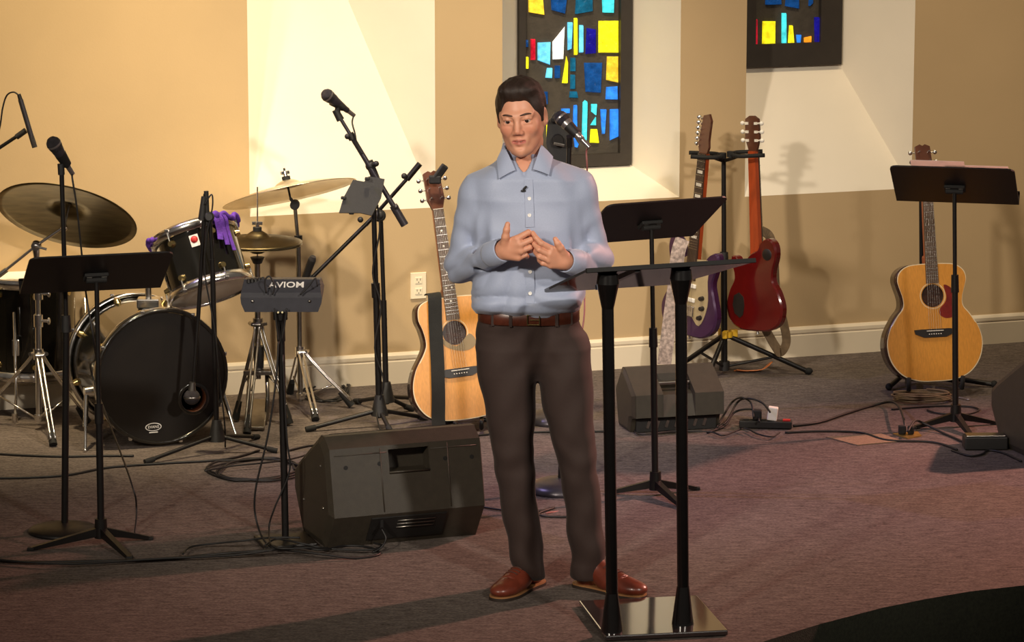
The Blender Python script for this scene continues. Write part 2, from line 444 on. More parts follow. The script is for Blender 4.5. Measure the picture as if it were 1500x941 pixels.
def window(name, n, polys, fw, seed):
    d = n['d']; u0, u1, z0, z1 = n['iu0'], n['iu1'], n['iz0'], n['iz1']
    m = MB(); m.add([wp(u0, z0, d), wp(u1, z0, d), wp(u1, z1, d), wp(u0, z1, d)], [(0, 1, 2, 3)])
    win = m.build(name, 'window_matrix', kind='structure')
    m = MB()
    for (a0, a1, b0, b1) in ((u0, u1, z0, z0 + fw), (u0, u1, z1 - fw, z1), (u0, u0 + fw * 0.55, z0 + fw, z1 - fw), (u1 - fw, u1, z0 + fw, z1 - fw)):
        P = [wp(a0, b0, d - 0.03), wp(a1, b0, d - 0.03), wp(a1, b1, d - 0.03), wp(a0, b1, d - 0.03),
             wp(a0, b0, d), wp(a1, b0, d), wp(a1, b1, d), wp(a0, b1, d)]
        m.add(P, [(0, 1, 2, 3), (0, 4, 5, 1), (1, 5, 6, 2), (2, 6, 7, 3), (3, 7, 4, 0)])
    m.build('window_frame', 'window_frame', win)
    for col, pts in polys:
        uz = [wuz(x, y, d) for x, y in pts]
        cu = sum(a for a, _ in uz) / len(uz); cz = sum(b for _, b in uz) / len(uz)
        m = MB(); k = len(uz)
        P = [wp(a, b, d - 0.0015) for a, b in uz] + [wp(cu + (a - cu) * 0.86, cz + (b - cz) * 0.93, d - 0.012) for a, b in uz]
        m.add(P, [tuple(range(k, 2 * k))] + [(i, (i + 1) % k, k + (i + 1) % k, k + i) for i in range(k)])
        m.build('pane', 'glass_' + col, win)
    # the part of the window above the picture: rows of chunks in the same manner
    rnd = random.Random(seed); zt = max(wuz(x, y, d)[1] for _, pts in polys for x, y in pts) + 0.03
    cols = ['lblue', 'yellow', 'dblue', 'blue', 'cyan', 'red', 'teal', 'amber', 'navy']
    while zt < z1 - fw - 0.14:
        hh = rnd.uniform(0.10, 0.24); hh = min(hh, z1 - fw - 0.02 - zt); u = u0 + fw
        while u < u1 - fw - 0.05:
            w = rnd.uniform(0.03, 0.10); w = min(w, u1 - fw - 0.02 - u)
            j = lambda: rnd.uniform(-0.012, 0.012)
            uz = [(u + j(), zt + j()), (u + w + j(), zt + j()), (u + w + j(), zt + hh + j()), (u + j(), zt + hh + j())]
            m = MB(); m.add([wp(a, b, d - 0.0015) for a, b in uz] + [wp(a + (0.004 if i in (0, 3) else -0.004), b, d - 0.012) for i, (a, b) in enumerate(uz)],
                            [(4, 5, 6, 7), (0, 1, 5, 4), (1, 2, 6, 5), (2, 3, 7, 6), (3, 0, 4, 7)])
            m.build('pane', 'glass_' + rnd.choice(cols), win)
            u += w + rnd.uniform(0.025, 0.05)
        zt += hh + rnd.uniform(0.03, 0.05)
    return win

def c1(pts): return [(740 + x / 4.826, 45 + y / 4.826) for x, y in pts]
def rc(x0, y0, x1, y1): return [(x0, y1), (x1, y1), (x1, y0), (x0, y0)]
PW1 = [('dblue', rc(122, 65, 160, 115)), ('red', rc(178, 58, 210, 208)), ('lblue', [(228, 208), (316, 242), (320, 80), (228, 84)]),
       ('white', [(335, 203), (410, 200), (420, -30), (333, 78)]), ('lblue', [(440, 138), (465, 130), (474, -60), (438, -60)]),
       ('yellow', rc(484, -90, 507, 172)), ('lblue', rc(521, -40, 549, 155)), ('navy', [(566, 165), (640, 160), (640, -10), (574, -20)]),
       ('yellow', rc(658, -70, 800, 155)), ('yellow', rc(129, 184, 161, 269)), ('lblue', [(282, 332), (328, 335), (331, 263), (294, 263)]),
       ('dblue', rc(348, 245, 385, 335)), ('yellow', [(400, 370), (437, 372), (440, 220), (430, 178)]), ('teal', rc(458, 190, 494, 287)),
       ('teal', rc(458, 310, 491, 412)), ('teal', [(450, 472), (515, 475), (505, 428), (455, 428)]),
       ('dblue', [(566, 432), (676, 440), (686, 226), (556, 226)]), ('amber', [(712, 348), (798, 368), (798, 182), (718, 182)]),
       ('blue', [(708, 485), (795, 487), (793, 392), (712, 398)]), ('blue', rc(395, 550, 455, 582)), ('blue', [(474, 700), (505, 690), (505, 524), (482, 526)]),
       ('cyan', [(540, 785), (572, 782), (579, 500), (562, 490), (547, 505)]), ('cyan', [(606, 572), (640, 598), (646, 518), (606, 518)]),
       ('cyan', [(600, 667), (638, 668), (638, 608)]), ('yellow', [(596, 791), (662, 794), (648, 695), (602, 695)]),
       ('blue', [(682, 730), (700, 730), (713, 555), (671, 555)]), ('blue', [(738, 776), (798, 750), (798, 553), (738, 555)]),
       ('blue', [(490, 822), (506, 826), (516, 800), (482, 752)]),
       ('lblue', rc(150, 420, 190, 560)), ('dblue', rc(220, 430, 300, 520)), ('cyan', rc(130, 620, 165, 790)), ('blue', rc(210, 600, 250, 780)),
       ('yellow', rc(290, 640, 340, 760)), ('lblue', rc(380, 640, 410, 800))]
window('window_1', N2, [(c, c1(p)) for c, p in PW1], 0.055, 3)
def c2(pts): return [(1050 + x / 3.333, 40 + y / 3.333) for x, y in pts]
PW2 = [('lblue', rc(136, -60, 164, 119)), ('red', rc(174, -40, 196, 104)), ('yellow', [(219, 112), (284, 114), (286, -30), (222, -30)]),
       ('cyan', rc(315, -70, 337, 98)), ('yellow', [(344, 107), (378, 105), (368, -10), (352, -10)]), ('blue', [(390, 80), (404, 84), (410, 36), (386, 36)]),
       ('orange', [(424, 100), (458, 106), (460, 42), (424, 50)]), ('navy', [(504, 108), (526, 86), (538, 20), (534, -50), (474, -50), (476, 70)])]
window('window_2', N3, [(c, c2(p)) for c, p in PW2], 0.105, 5)
# niche 1: its window starts above the picture
n = N1
window('window_3', N1, [('dblue', [(430, -135), (460, -135), (460, -160), (430, -160)])], 0.06, 9)

# electrical outlet
ou, oz = wuz(612.5, 418.5)
t = thing('electrical_outlet', 'cream duplex wall outlet above the white baseboard', 'outlet', wp(ou, oz, -0.001))
def wallbox(m, u, z, w, h, d0, d1):
    P = [wp(u - w / 2, z - h / 2, -d0), wp(u + w / 2, z - h / 2, -d0), wp(u + w / 2, z + h / 2, -d0), wp(u - w / 2, z + h / 2, -d0)]
    i = 0.002
    P += [wp(u - w / 2 + i, z - h / 2 + i, -d1), wp(u + w / 2 - i, z - h / 2 + i, -d1), wp(u + w / 2 - i, z + h / 2 - i, -d1), wp(u - w / 2 + i, z + h / 2 - i, -d1)]
    m.add(P, [(4, 5, 6, 7), (0, 1, 5, 4), (1, 2, 6, 5), (2, 3, 7, 6), (3, 0, 4, 7), (3, 2, 1, 0)])
m = MB(); wallbox(m, ou, oz, 0.072, 0.116, 0.001, 0.007); m.build('cover_plate', 'outlet_plastic', t)
for s in (-1, 1):
    m = MB(); wallbox(m, ou, oz + s * 0.024, 0.034, 0.03, 0.006, 0.0095); r = m.build('socket', 'outlet_plastic', t)
    m = MB()
    for k in (-1, 1): wallbox(m, ou + k * 0.0075, oz + s * 0.024 + 0.004, 0.0045, 0.011, 0.009, 0.0102)
    wallbox(m, ou, oz + s * 0.024 - 0.008, 0.006, 0.006, 0.009, 0.0102)
    m.build('slot', 'slot_shade', r)  # raised inserts whose dark colour stands for the shade inside the slots
# ================================================================== builders for stage gear
CR = Vector((1, 0, 0)); CU = Vector((0, math.sin(PITCH), math.cos(PITCH))); CB = Vector((0, -math.cos(PITCH), math.sin(PITCH)))
def camdir(r, u, b): return (CR * r + CU * u + CB * b).normalized()

def music_stand(top_px, yaw, floor_px, hub_px, feet_px, label, drop=0.17, run=0.28, width=0.50, joint=0.45, group=None):
    base = fl(*floor_px)
    t = thing('music_stand', label, 'music stand', base, group)
    w = Vector((math.cos(yaw), math.sin(yaw), 0)); d = Vector((-math.sin(yaw), math.cos(yaw), 0))
    hub = at(hub_px[0], hub_px[1], base.y)
    # desk: near edge high, far edge low (it faces the musician)
    top = at(top_px[0], top_px[1], base.y - run * 0.42)
    dn = (d * run + Vector((0, 0, -drop))); L = dn.length; dn.normalize()
    nrm = w.cross(dn).normalized()
    if nrm.z < 0: nrm = -nrm
    M = Matrix((( w.x, nrm.x, -dn.x, top.x), (w.y, nrm.y, -dn.y, top.y), (w.z, nrm.z, -dn.z, top.z), (0, 0, 0, 1)))
    h = width / 2; c = 0.028
    poly = [(-h, -L), (h, -L)] + [(h - c + c * math.cos(a), -c + c * math.sin(a)) for a in (0, .5, 1.05, 1.57)] + [(-h + c + c * math.cos(a), -c + c * math.sin(a)) for a in (1.57, 2.1, 2.64, 3.14)]
    m = MB(); m.prism(poly, 0.003, M, h0=-0.003)
    desk = m.build('desk', 'black_metal', t)
    m = MB(); m.box((0, 0.022, -L), (width, 0.05, 0.006), M); m.box((0, 0.047, -L + 0.008), (width, 0.004, 0.02), M)
    m.build('lip', 'black_metal', desk)
    # bracket below the desk
    ctr = M @ Vector((0, 0, -L * 0.55))
    m = MB(); m.box((0, -0.010, -L * 0.55), (0.085, 0.014, 0.05), M, bev=0.004)
    m.cyl(M @ Vector((-0.035, -0.022, -L * 0.55)), M @ Vector((0.035, -0.022, -L * 0.55)), 0.011)
    br = m.build('tilt_bracket', 'rubber', t)
    for s in (-1, 1):
        m = MB(); m.box((s * 0.026, -0.0175, -L * 0.55 + 0.012), (0.018, 0.003, 0.012), M); m.build('rivet_plate', 'steel_worn', br)
    tp = M @ Vector((0, -0.03, -L * 0.55))
    mid = hub.lerp(tp, joint)
    m = MB(); m.cyl(mid, tp, 0.0085); m.build('inner_pole', 'black_metal', t)
    m = MB(); m.cyl(hub - Vector((0, 0, 0.03)), mid, 0.0125); m.cyl(mid - (tp - hub).normalized() * 0.06, mid + (tp - hub).normalized() * 0.012, 0.0165, 0.0150)
    m.build('outer_pole', 'black_metal', t)
    m = MB(); m.cyl(hub + Vector((0, 0, 0.04)), hub - Vector((0, 0, 0.03)), 0.021, 0.024); m.build('hub', 'black_metal', t)
    for (fx, fy) in feet_px:
        f = fl(fx, fy); a = hub + Vector((0, 0, -0.005)); m = MB()
        dd = (f - a); dd.z = 0; dd.normalize(); side = Vector((-dd.y, dd.x, 0))
        e = Vector((f.x, f.y, 0.006)); P = []
        for q, hw, hh in ((a, 0.012, 0.016), (e, 0.009, 0.006)):
            for sx, sz in ((-1, -1), (1, -1), (1, 1), (-1, 1)): P.append(q + side * (sx * hw) + Vector((0, 0, sz * hh)))
        m.add(P, [(3, 2, 1, 0), (4, 5, 6, 7)] + [(i, (i + 1) % 4, 4 + (i + 1) % 4, 4 + i) for i in range(4)])
        lg = m.build('leg', 'black_metal', t)
        m = MB(); m.box((e.x, e.y, 0.006), (0.024, 0.024, 0.012), bev=0.003); m.build('rubber_foot', 'rubber', lg)
    return t, M, L

def microphone(head, tail, label, cable=None, body='mic_body', cat='microphone', rball=0.0265, group=None):
    """handheld vocal microphone from the grille centre to the connector end"""
    head = Vector(head); tail = Vector(tail); ax = (tail - head).normalized(); L = (tail - head).length
    t = thing('microphone', label, cat, head, group)
    m = MB(); m.lathe([(0.0005, -rball), (rball * 0.6, -rball * 0.86), (rball * 0.92, -rball * 0.45), (rball, 0), (rball * 0.95, rball * 0.5), (rball * 0.84, rball * 0.9)], head, ax, 20)
    m.build('grille', 'mic_grille', t)
    m = MB(); m.lathe([(rball * 1.0, -0.004), (rball * 1.03, 0), (rball * 1.0, 0.004)], head, ax, 20); m.build('grille_band', 'mic_silver', t)
    m = MB(); m.lathe([(rball * 0.84, rball * 0.85), (rball * 0.86, rball * 1.1), (0.0185, 0.052), (0.0125, L * 0.86), (0.0118, L), (0.0005, L)], head, ax, 20)
    m.build('handle', body, t)
    m = MB(); m.cyl(head + ax * L, head + ax * (L + 0.04), 0.0098, 0.0085); m.build('connector', 'mic_silver', t)
    if cable:
        pts = spline([head + ax * (L + 0.038)] + [Vector(p) for p in cable], 6)
        m = MB(); m.tube(pts, 0.0034, 6); m.build('cable', 'cable_black' if body != 'mic_pink' else 'cable_pink', t)
    return t

def clip(m, p, ax, r=0.018, L=0.06):
    m.cyl(p - ax * L / 2, p + ax * L / 2, r * 1.25, r)

def tripod_base(t, hub, feet, r=0.008, mat='black_metal', cone=True):
    if cone:
        m = MB(); m.cyl(hub + Vector((0, 0, 0.075)), hub - Vector((0, 0, 0.01)), 0.018, 0.036, 16); m.build('base_casting', 'black_plastic', t)
    for f in feet:
        m = MB(); e = Vector((f.x, f.y, r + 0.003)); m.cyl(hub + Vector((0, 0, 0.012)), e, r); lg = m.build('leg', mat, t)
        d = (e - hub).normalized()
        m = MB(); m.cyl(e - d * 0.03, e + d * 0.012, r * 1.35); m.build('rubber_foot', 'rubber', lg)

def braced_tripod(t, axis_x, top, slide, feet, mat='chrome', r=0.008):
    """double-braced drum hardware tripod: legs from a top collar, braces from a low collar"""
    m = MB(); m.cyl(top + Vector((0, 0, 0.022)), top - Vector((0, 0, 0.022)), 0.021); m.build('collar', mat, t)
    m = MB(); m.cyl(slide + Vector((0, 0, 0.012)), slide - Vector((0, 0, 0.012)), 0.02); m.build('collar', mat, t)
    for f in feet:
        e = Vector((f.x, f.y, 0.012)); d = (e - top); out = Vector((d.x, d.y, 0)).normalized()
        k = top + out * 0.03; m = MB(); s = Vector((-out.y, out.x, 0)) * 0.009
        pts = [k + Vector((0, 0, 0.004)), top.lerp(e, 0.12) + Vector((0, 0, 0.018)), top.lerp(e, 0.5) + Vector((0, 0, 0.012)), e + Vector((0, 0, 0.02))]
        for sg in (-1, 1): m.tube([p + s * sg for p in spline(pts, 4)], r * 0.62, 8)
        m.cyl(k - s * 1.8, k + s * 1.8, 0.008)
        lg = m.build('leg', mat, t)
        m = MB(); m.tube([slide + out * 0.02, top.lerp(e, 0.62)], r * 0.5, 6); m.build('brace', mat, lg)
        dd = (e - top).normalized()
        m = MB(); m.cyl(e - dd * 0.07 + Vector((0, 0, 0.006)), e + dd * 0.004, 0.012, 0.017, 12); m.build('rubber_foot', 'rubber', lg)

def cymbal(name, label, c, n, R, mat, bell=0.09, bow=0.035, nut=True):
    c = Vector(c); t = thing(name, label, 'cymbal', c)
    prof = [(0.008, 0.026 + bow), (bell * 0.45, 0.023 + bow), (bell * 0.8, 0.012 + bow), (bell, bow)]
    for k in range(1, 9):
        q = k / 8; prof.append((bell + (R - bell) * q, bow * (1 - q ** 1.6)))
    under = [(r, h - 0.0022) for r, h in reversed(prof)]
    m = MB(); m.lathe(prof + under, c, n, 56, close=True); m.build('plate', mat, t)
    n = Vector(n).normalized()
    if not nut: return t
    m = MB()
    m.cyl(c + n * (0.024 + bow), c + n * (0.040 + bow), 0.018); m.build('felt', 'rubber', t)
    m = MB(); m.cyl(c + n * (0.040 + bow), c + n * (0.062 + bow), 0.009); x, y, _ = frame(n)
    m.box((0, 0, 0), (0.044, 0.008, 0.014), Matrix(((x.x, y.x, n.x, (c + n * (0.056 + bow)).x), (x.y, y.y, n.y, (c + n * (0.056 + bow)).y), (x.z, y.z, n.z, (c + n * (0.056 + bow)).z), (0, 0, 0, 1))), bev=0.002)
    m.build('wing_nut', 'chrome', t)
    return t

def drum(t, c, ax, R, L, shell, headmat, hoopmat, nlug=6, head2=None, lugmat='brass_lug', hoop2=None):
    """shell along ax from c (head side) to c - ax*L"""
    c = Vector(c); ax = Vector(ax).normalized(); x, y, _ = frame(ax)
    m = MB(); m.lathe([(R * 0.97, -0.012), (R * 0.97, -L + 0.012)], c, ax, 56); m.build('shell', shell, t)
    for (o, s, hm, pm_) in ((c, ax, headmat, hoopmat), (c - ax * L, -ax, head2 or headmat, hoop2 or hoopmat)):
        m = MB(); m.lathe([(0.0005, 0.002), (R * 0.9, 0.002), (R * 0.985, -0.001)], o, s, 56); m.build('head', hm, t)
        m = MB(); m.lathe([(R * 0.985, -0.03), (R * 1.035, -0.03), (R * 1.045, -0.005), (R * 1.035, 0.010), (R * 0.99, 0.010), (R * 0.985, 0.0)], o, s, 56, close=True)
        m.build('hoop', pm_, t)
    for k in range(nlug):
        a = 2 * math.pi * (k + 0.35) / nlug; rd = x * math.cos(a) + y * math.sin(a)
        for q, sg in ((0.055, 1), (L - 0.055, -1)):
            p = c - ax * q + rd * (R * 0.97)
            m = MB(); m.cyl(p - rd * 0.002, p + rd * 0.016, 0.017, 0.011, 12); lg = m.build('lug', lugmat, t)
            m = MB(); e = c - ax * (0.0 if sg > 0 else L) + rd * (R * 1.03)
            m.cyl(p + rd * 0.012, e + rd * 0.004, 0.0035, None, 8); m.box(e + rd * 0.003, (0.016, 0.016, 0.016), None, None, 0.003); m.build('tension_rod', 'chrome', lg)
    return x, y

def strings(m, pts_top, pts_bot, M, r=0.0007, n=6):
    for k in range(n):
        f = k / (n - 1) - 0.5
        m.cyl(M @ Vector((f * pts_top[0], pts_top[1], pts_top[2])), M @ Vector((f * pts_bot[0], pts_bot[1], pts_bot[2])), r, None, 5, cap=False)

def guitar_matrix(tail, yaw, lean, roll):
    return Matrix.Translation(tail) @ Matrix.Rotation(yaw, 4, 'Z') @ Matrix.Rotation(-lean, 4, 'X') @ Matrix.Rotation(roll, 4, 'Y')

def cut_round(ob, a, b, r):
    """cut a real round opening from world point a to b out of a closed mesh"""
    off = worldloc(ob.parent)
    bm = bmesh.new(); bm.from_mesh(ob.data); bmesh.ops.remove_doubles(bm, verts=bm.verts[:], dist=1e-6); bmesh.ops.recalc_face_normals(bm, faces=bm.faces[:]); bm.to_mesh(ob.data); bm.free()
    m = MB(); m.cyl(Vector(a) - off, Vector(b) - off, r, None, 40)
    me = bpy.data.meshes.new('cutter'); me.from_pydata([tuple(p) for p in m.v], [], m.f)
    bm = bmesh.new(); bm.from_mesh(me); bmesh.ops.remove_doubles(bm, verts=bm.verts[:], dist=1e-6); bmesh.ops.recalc_face_normals(bm, faces=bm.faces[:]); bm.to_mesh(me); bm.free()
    co = bpy.data.objects.new('cutter', me); COL.objects.link(co); co.location = off
    md = ob.modifiers.new('cut', 'BOOLEAN'); md.operation = 'DIFFERENCE'; md.solver = 'EXACT'; md.object = co
    dg = bpy.context.evaluated_depsgraph_get(); dg.update()
    new = bpy.data.meshes.new_from_object(ob.evaluated_get(dg)); ob.modifiers.remove(md); ob.data = new
    bpy.data.objects.remove(co); bpy.data.meshes.remove(me)

def acoustic(label, tail, yaw, lean, roll, half, top_mat, lower, z_hole, guard, cutaway=False, dots=True, fret='fretboard', scale=1.0):
    M = guitar_matrix(Vector(tail), yaw, lean, roll) @ Matrix.Scale(scale, 4)
    t = thing('acoustic_guitar', label, 'guitar', tail)
    right = [Vector((x, z, 0)) for x, z in half]
    left = [Vector((-x, z, 0)) for x, z in reversed(half) if x > 1e-4]
    loop = spline(right + left, 6, closed=True); poly = [(p.x, p.y) for p in loop]
    D = 0.105; k = len(poly)
    def ins(a): return [(x * (1 - a / 0.2), z + (a if z < 0.25 else -a)) for x, z in poly]
    m = MB(); m.prism(poly, D, M, True, h0=0.003); body = m.build('body', 'guitar_side', t)
    m = MB(); m.prism(poly, 0.004, M, True, h0=0.0); bind = m.build('binding', 'binding', body)
    m = MB(); m.prism(ins(0.0035), 0.002, M, True, h0=-0.0006); board = m.build('soundboard', top_mat, t)
    cut_round(body, M @ Vector((0, 0.010, z_hole - 0.02)), M @ Vector((0, 0.095, z_hole - 0.02)), 0.098 * scale)     # the hollow of the body
    for ob in (body, bind, board): cut_round(ob, M @ Vector((0, -0.03, z_hole)), M @ Vector((0, 0.014, z_hole)), 0.05 * scale)   # its sound hole
    m = MB(); m.lathe([(0.0535, 0.0), (0.055, 0.0006), (0.0565, 0.0)], M @ Vector((0, -0.001, z_hole)), M.to_3x3() @ Vector((0, -1, 0)), 32); m.build('rosette', 'binding', t)
    zb = z_hole - 0.158
    m = MB(); m.prism([(-0.088, zb - 0.006), (-0.05, zb - 0.022), (0.05, zb - 0.022), (0.088, zb - 0.006), (0.092, zb + 0.012), (0.06, zb + 0.014), (-0.06, zb + 0.014), (-0.092, zb + 0.012)], 0.0, M, h0=-0.009)
    b = m.build('bridge', 'ebony', t)
    m = MB(); m.box((0, -0.011, zb + 0.006), (0.075, 0.006, 0.003), M); m.build('saddle', 'pearl', b)
    m = MB()
    for q in range(6): m.sphere((M @ Vector(((q - 2.5) * 0.0105, -0.0105, zb - 0.008))), 0.0028, 8)
    m.build('bridge_pins', 'pearl', b, kind='stuff')
    zt = max(p[1] for p in poly); nut = zt + 0.36; ze = z_hole + 0.055
    m = MB(); m.prism([(-0.028, ze), (0.028, ze), (0.0215, nut), (-0.0215, nut)], -0.002, M, h0=-0.0085); fb = m.build('fretboard', fret, t)
    m = MB(); sl = nut - zb
    for q in range(1, 19):
        z = nut - sl * (1 - 2 ** (-q / 12))
        if z < ze + 0.004: break
        hw = 0.0215 + (0.028 - 0.0215) * (nut - z) / (nut - ze); m.box((0, -0.0088, z), (2 * hw, 0.0016, 0.0016), M)
    m.build('frets', 'string_steel', fb, kind='stuff')
    if dots:
        for q, xs in ((3, [0]), (5, [0]), (7, [0]), (9, [0]), (12, [-0.012, 0.012]), (15, [0])):
            z0 = nut - sl * (1 - 2 ** (-(q - 0.5) / 12))
            if z0 < ze: continue
            for x0 in xs:
                m = MB(); m.lathe([(0.0004, 0.0), (0.0042, 0.0)], M @ Vector((x0, -0.0093, z0)), M.to_3x3() @ Vector((0, -1, 0)), 10); m.build('inlay_dot', 'pearl', fb)
    m = MB(); m.prism([(-0.026, zt - 0.02), (0.026, zt - 0.02), (0.021, nut), (-0.021, nut)], 0.02, M, h0=-0.003)
    m.box((0, 0.03, zt + 0.012), (0.045, 0.065, 0.05), M, bev=0.01); m.build('neck', 'neck_mahogany', t)
    hd = [(-0.022, nut), (0.022, nut), (0.037, nut + 0.045), (0.034, nut + 0.155), (0.012, nut + 0.165), (0.0, nut + 0.158), (-0.012, nut + 0.165), (-0.034, nut + 0.155), (-0.037, nut + 0.045)]
    MH = M @ Matrix.Translation((0, 0, nut)) @ Matrix.Rotation(-0.22, 4, 'X') @ Matrix.Translation((0, 0, -nut))
    m = MB(); m.prism(hd, 0.014, MH, h0=0.0); hs = m.build('headstock', 'head_veneer', t)
    m = MB(); m.box((0, -0.004, nut), (0.043, 0.008, 0.004), M); m.build('nut', 'pearl', hs)
    for s in (-1, 1):
        for q in range(3):
            z = nut + 0.045 + q * 0.042
            m = MB(); m.cyl(MH @ Vector((s * 0.022, 0.0, z)), MH @ Vector((s * 0.022, -0.02, z)), 0.0045, 0.003, 10)
            m.cyl(MH @ Vector((s * 0.036, 0.008, z)), MH @ Vector((s * 0.05, 0.008, z)), 0.003, None, 8)
            m.sphere(MH @ Vector((s * 0.056, 0.008, z)), 0.0095, 10, (1, 0.6, 1)); m.build('tuner', 'chrome', hs)
    m = MB(); strings(m, (0.036, -0.0125, nut), (0.054, -0.013, zb), M); m.build('strings', 'string_steel', t, kind='stuff')
    if guard:
        gp = [(p[0], z_hole + p[1]) for p in guard]
        gl = [(p.x, p.y) for p in spline([Vector((a, b_, 0)) for a, b_ in gp], 4, True)]
        m = MB(); m.prism(gl, -0.0005, M, True, h0=-0.002); m.build('pickguard', 'pickguard_red' if not cutaway else 'pickguard_clear', t)
    return t, M

def electric(label, tail, yaw, lean, roll, outline, body_mat, kind, scale):
    M = guitar_matrix(Vector(tail), yaw, lean, roll) @ Matrix.Scale(scale, 4)
    t = thing('electric_guitar', label, 'guitar', tail)
    loop = spline([Vector((x, z, 0)) for x, z in outline], 5, closed=True); poly = [(p.x, p.y) for p in loop]
    D = 0.045; m = MB(); e = 0.008
    cx = 0.0; cz = 0.2
    inner = [(cx + (x - cx) * 0.95, cz + (z - cz) * 0.965) for x, z in poly]; n = len(poly)
    P = [(x, 0, z) for x, z in inner] + [(x, e, z) for x, z in poly] + [(x, D - e, z) for x, z in poly] + [(x, D, z) for x, z in inner]
    m.add(P, [tuple(range(n)), tuple(range(4 * n - 1, 3 * n - 1, -1))], False, M)
    for k in range(3): m.add(P, [(k * n + i, (k + 1) * n + i, (k + 1) * n + (i + 1) % n, k * n + (i + 1) % n) for i in range(n)], True, M)
    body = m.build('body', body_mat, t)
    zt = 0.38; nut = zt + 0.46 if kind == 'offset' else zt + 0.465
    m = MB(); m.prism([(-0.028, zt - 0.12), (0.028, zt - 0.12), (0.021, nut), (-0.021, nut)], 0.0, M, h0=-0.008); fb = m.build('fretboard', 'fretboard_dark', t)
    m = MB()
    for q in range(1, 22):
        z = nut - 0.62 * (1 - 2 ** (-q / 12))
        if z < zt - 0.11: break
        m.box((0, -0.0085, z), (0.05, 0.0016, 0.0018), M)
    m.build('frets', 'string_steel', fb, kind='stuff')
    for q in (3, 5, 7, 9, 12, 15, 17):
        z0 = nut - 0.62 * (1 - 2 ** (-(q - 0.5) / 12))
        m = MB(); m.box((0, -0.0086, z0), (0.03, 0.0014, 0.014), M); m.build('inlay_block', 'pearl', fb)
    m = MB(); m.prism([(-0.027, zt - 0.06), (0.027, zt - 0.06), (0.02, nut), (-0.02, nut)], 0.024, M, h0=-0.001); m.build('neck', 'neck_mahogany', t)
    if kind == 'offset':
        hd = [(-0.022, nut), (0.022, nut), (0.030, nut + 0.03), (0.026, nut + 0.06), (0.03, nut + 0.15), (0.015, nut + 0.18), (-0.015, nut + 0.17), (-0.034, nut + 0.04)]
        tun = [(-1, nut + 0.035 + q * 0.024) for q in range(6)]
    else:
        hd = [(-0.022, nut), (0.022, nut), (0.042, nut + 0.06), (0.038, nut + 0.15), (0.012, nut + 0.165), (-0.012, nut + 0.165), (-0.038, nut + 0.15), (-0.042, nut + 0.06)]
        tun = [(s, nut + 0.05 + q * 0.04) for s in (-1, 1) for q in range(3)]
    m = MB(); m.prism(hd, 0.015, M, h0=0.0); hs = m.build('headstock', 'head_veneer', t)
    for s, z in tun:
        x0 = 0.034 if kind == 'offset' else 0.041
        m = MB(); m.cyl(M @ Vector((s * (x0 - 0.016), 0.0, z)), M @ Vector((s * (x0 - 0.016), -0.016, z)), 0.004, 0.003, 8)
        m.cyl(M @ Vector((s * x0 * 0.8, 0.012, z)), M @ Vector((s * (x0 + 0.008), 0.012, z)), 0.004, None, 8)
        m.box((s * (x0 - 0.014), 0.018, z), (0.016, 0.008, 0.012), M)
        m.sphere(M @ Vector((s * (x0 + 0.016), 0.012, z)), 0.0095, 10, (1.1, 0.6, 1)); m.build('tuner', 'pearl' if kind != 'offset' else 'chrome', hs)
    if kind == 'offset':
        pg = [(0.03, 0.36), (0.10, 0.36), (0.098, 0.27), (0.11, 0.16), (0.07, 0.06), (0.0, 0.11), (-0.09, 0.10), (-0.10, 0.2), (-0.085, 0.3), (-0.04, 0.36)]
        gl = [(p.x, p.y) for p in spline([Vector((a, b_, 0)) for a, b_ in pg], 4, True)]
        m = MB(); m.prism(gl, 0.0, M, True, h0=-0.003); g = m.build('pickguard', 'guard_mint', t)
        for z in (0.30, 0.235, 0.17):
            m = MB(); m.box((0, -0.007, z), (0.075, 0.009, 0.02), M, bev=0.004); m.build('pickup', 'white_plastic', t)
        for (x, z) in ((0.078, 0.19), (0.084, 0.145), (0.075, 0.10)):
            m = MB(); m.cyl(M @ Vector((x, -0.003, z)), M @ Vector((x, -0.022, z)), 0.011, 0.009, 12); m.build('knob', 'ebony', t)
        m = MB(); m.box((0, -0.009, 0.12), (0.08, 0.014, 0.05), M, bev=0.004); m.build('bridge', 'chrome', t)
        m = MB(); strings(m, (0.036, -0.012, nut), (0.052, -0.018, 0.12), M); m.build('strings', 'string_steel', t, kind='stuff')
    else:
        m = MB(); m.prism([(p[0] * 1.0 + 0.085, p[1] + 0.12) for p in [(0.0, -0.06), (0.03, -0.04), (0.04, 0.0), (0.03, 0.045), (0.0, 0.06), (-0.025, 0.04), (-0.03, 0.0), (-0.02, -0.045)]], D + 0.0025, M, True, h0=D - 0.001)
        m.build('control_cover', 'ebony', t)
        m = MB(); m.lathe([(0.0004, 0.002), (0.024, 0.002), (0.026, 0)], M @ Vector((-0.09, D, 0.365)), M.to_3x3() @ Vector((0, 1, 0)), 20); m.build('switch_cover', 'ebony', t)
        m = MB(); m.prism([(-0.10, 0.10), (0.10, 0.10), (0.10, 0.30), (-0.10, 0.30)], 0.0, M, h0=-0.004); m.build('pickguard', 'ebony', t)
        m = MB(); strings(m, (0.036, -0.012, nut), (0.052, -0.018, 0.12), M); m.build('strings', 'string_steel', t, kind='stuff')
    m = MB(); m.cyl(M @ Vector((0, D / 2, 0.0)), M @ Vector((0, D / 2, -0.016)), 0.005, 0.007, 10); m.build('strap_button', 'chrome', t)
    return t, M

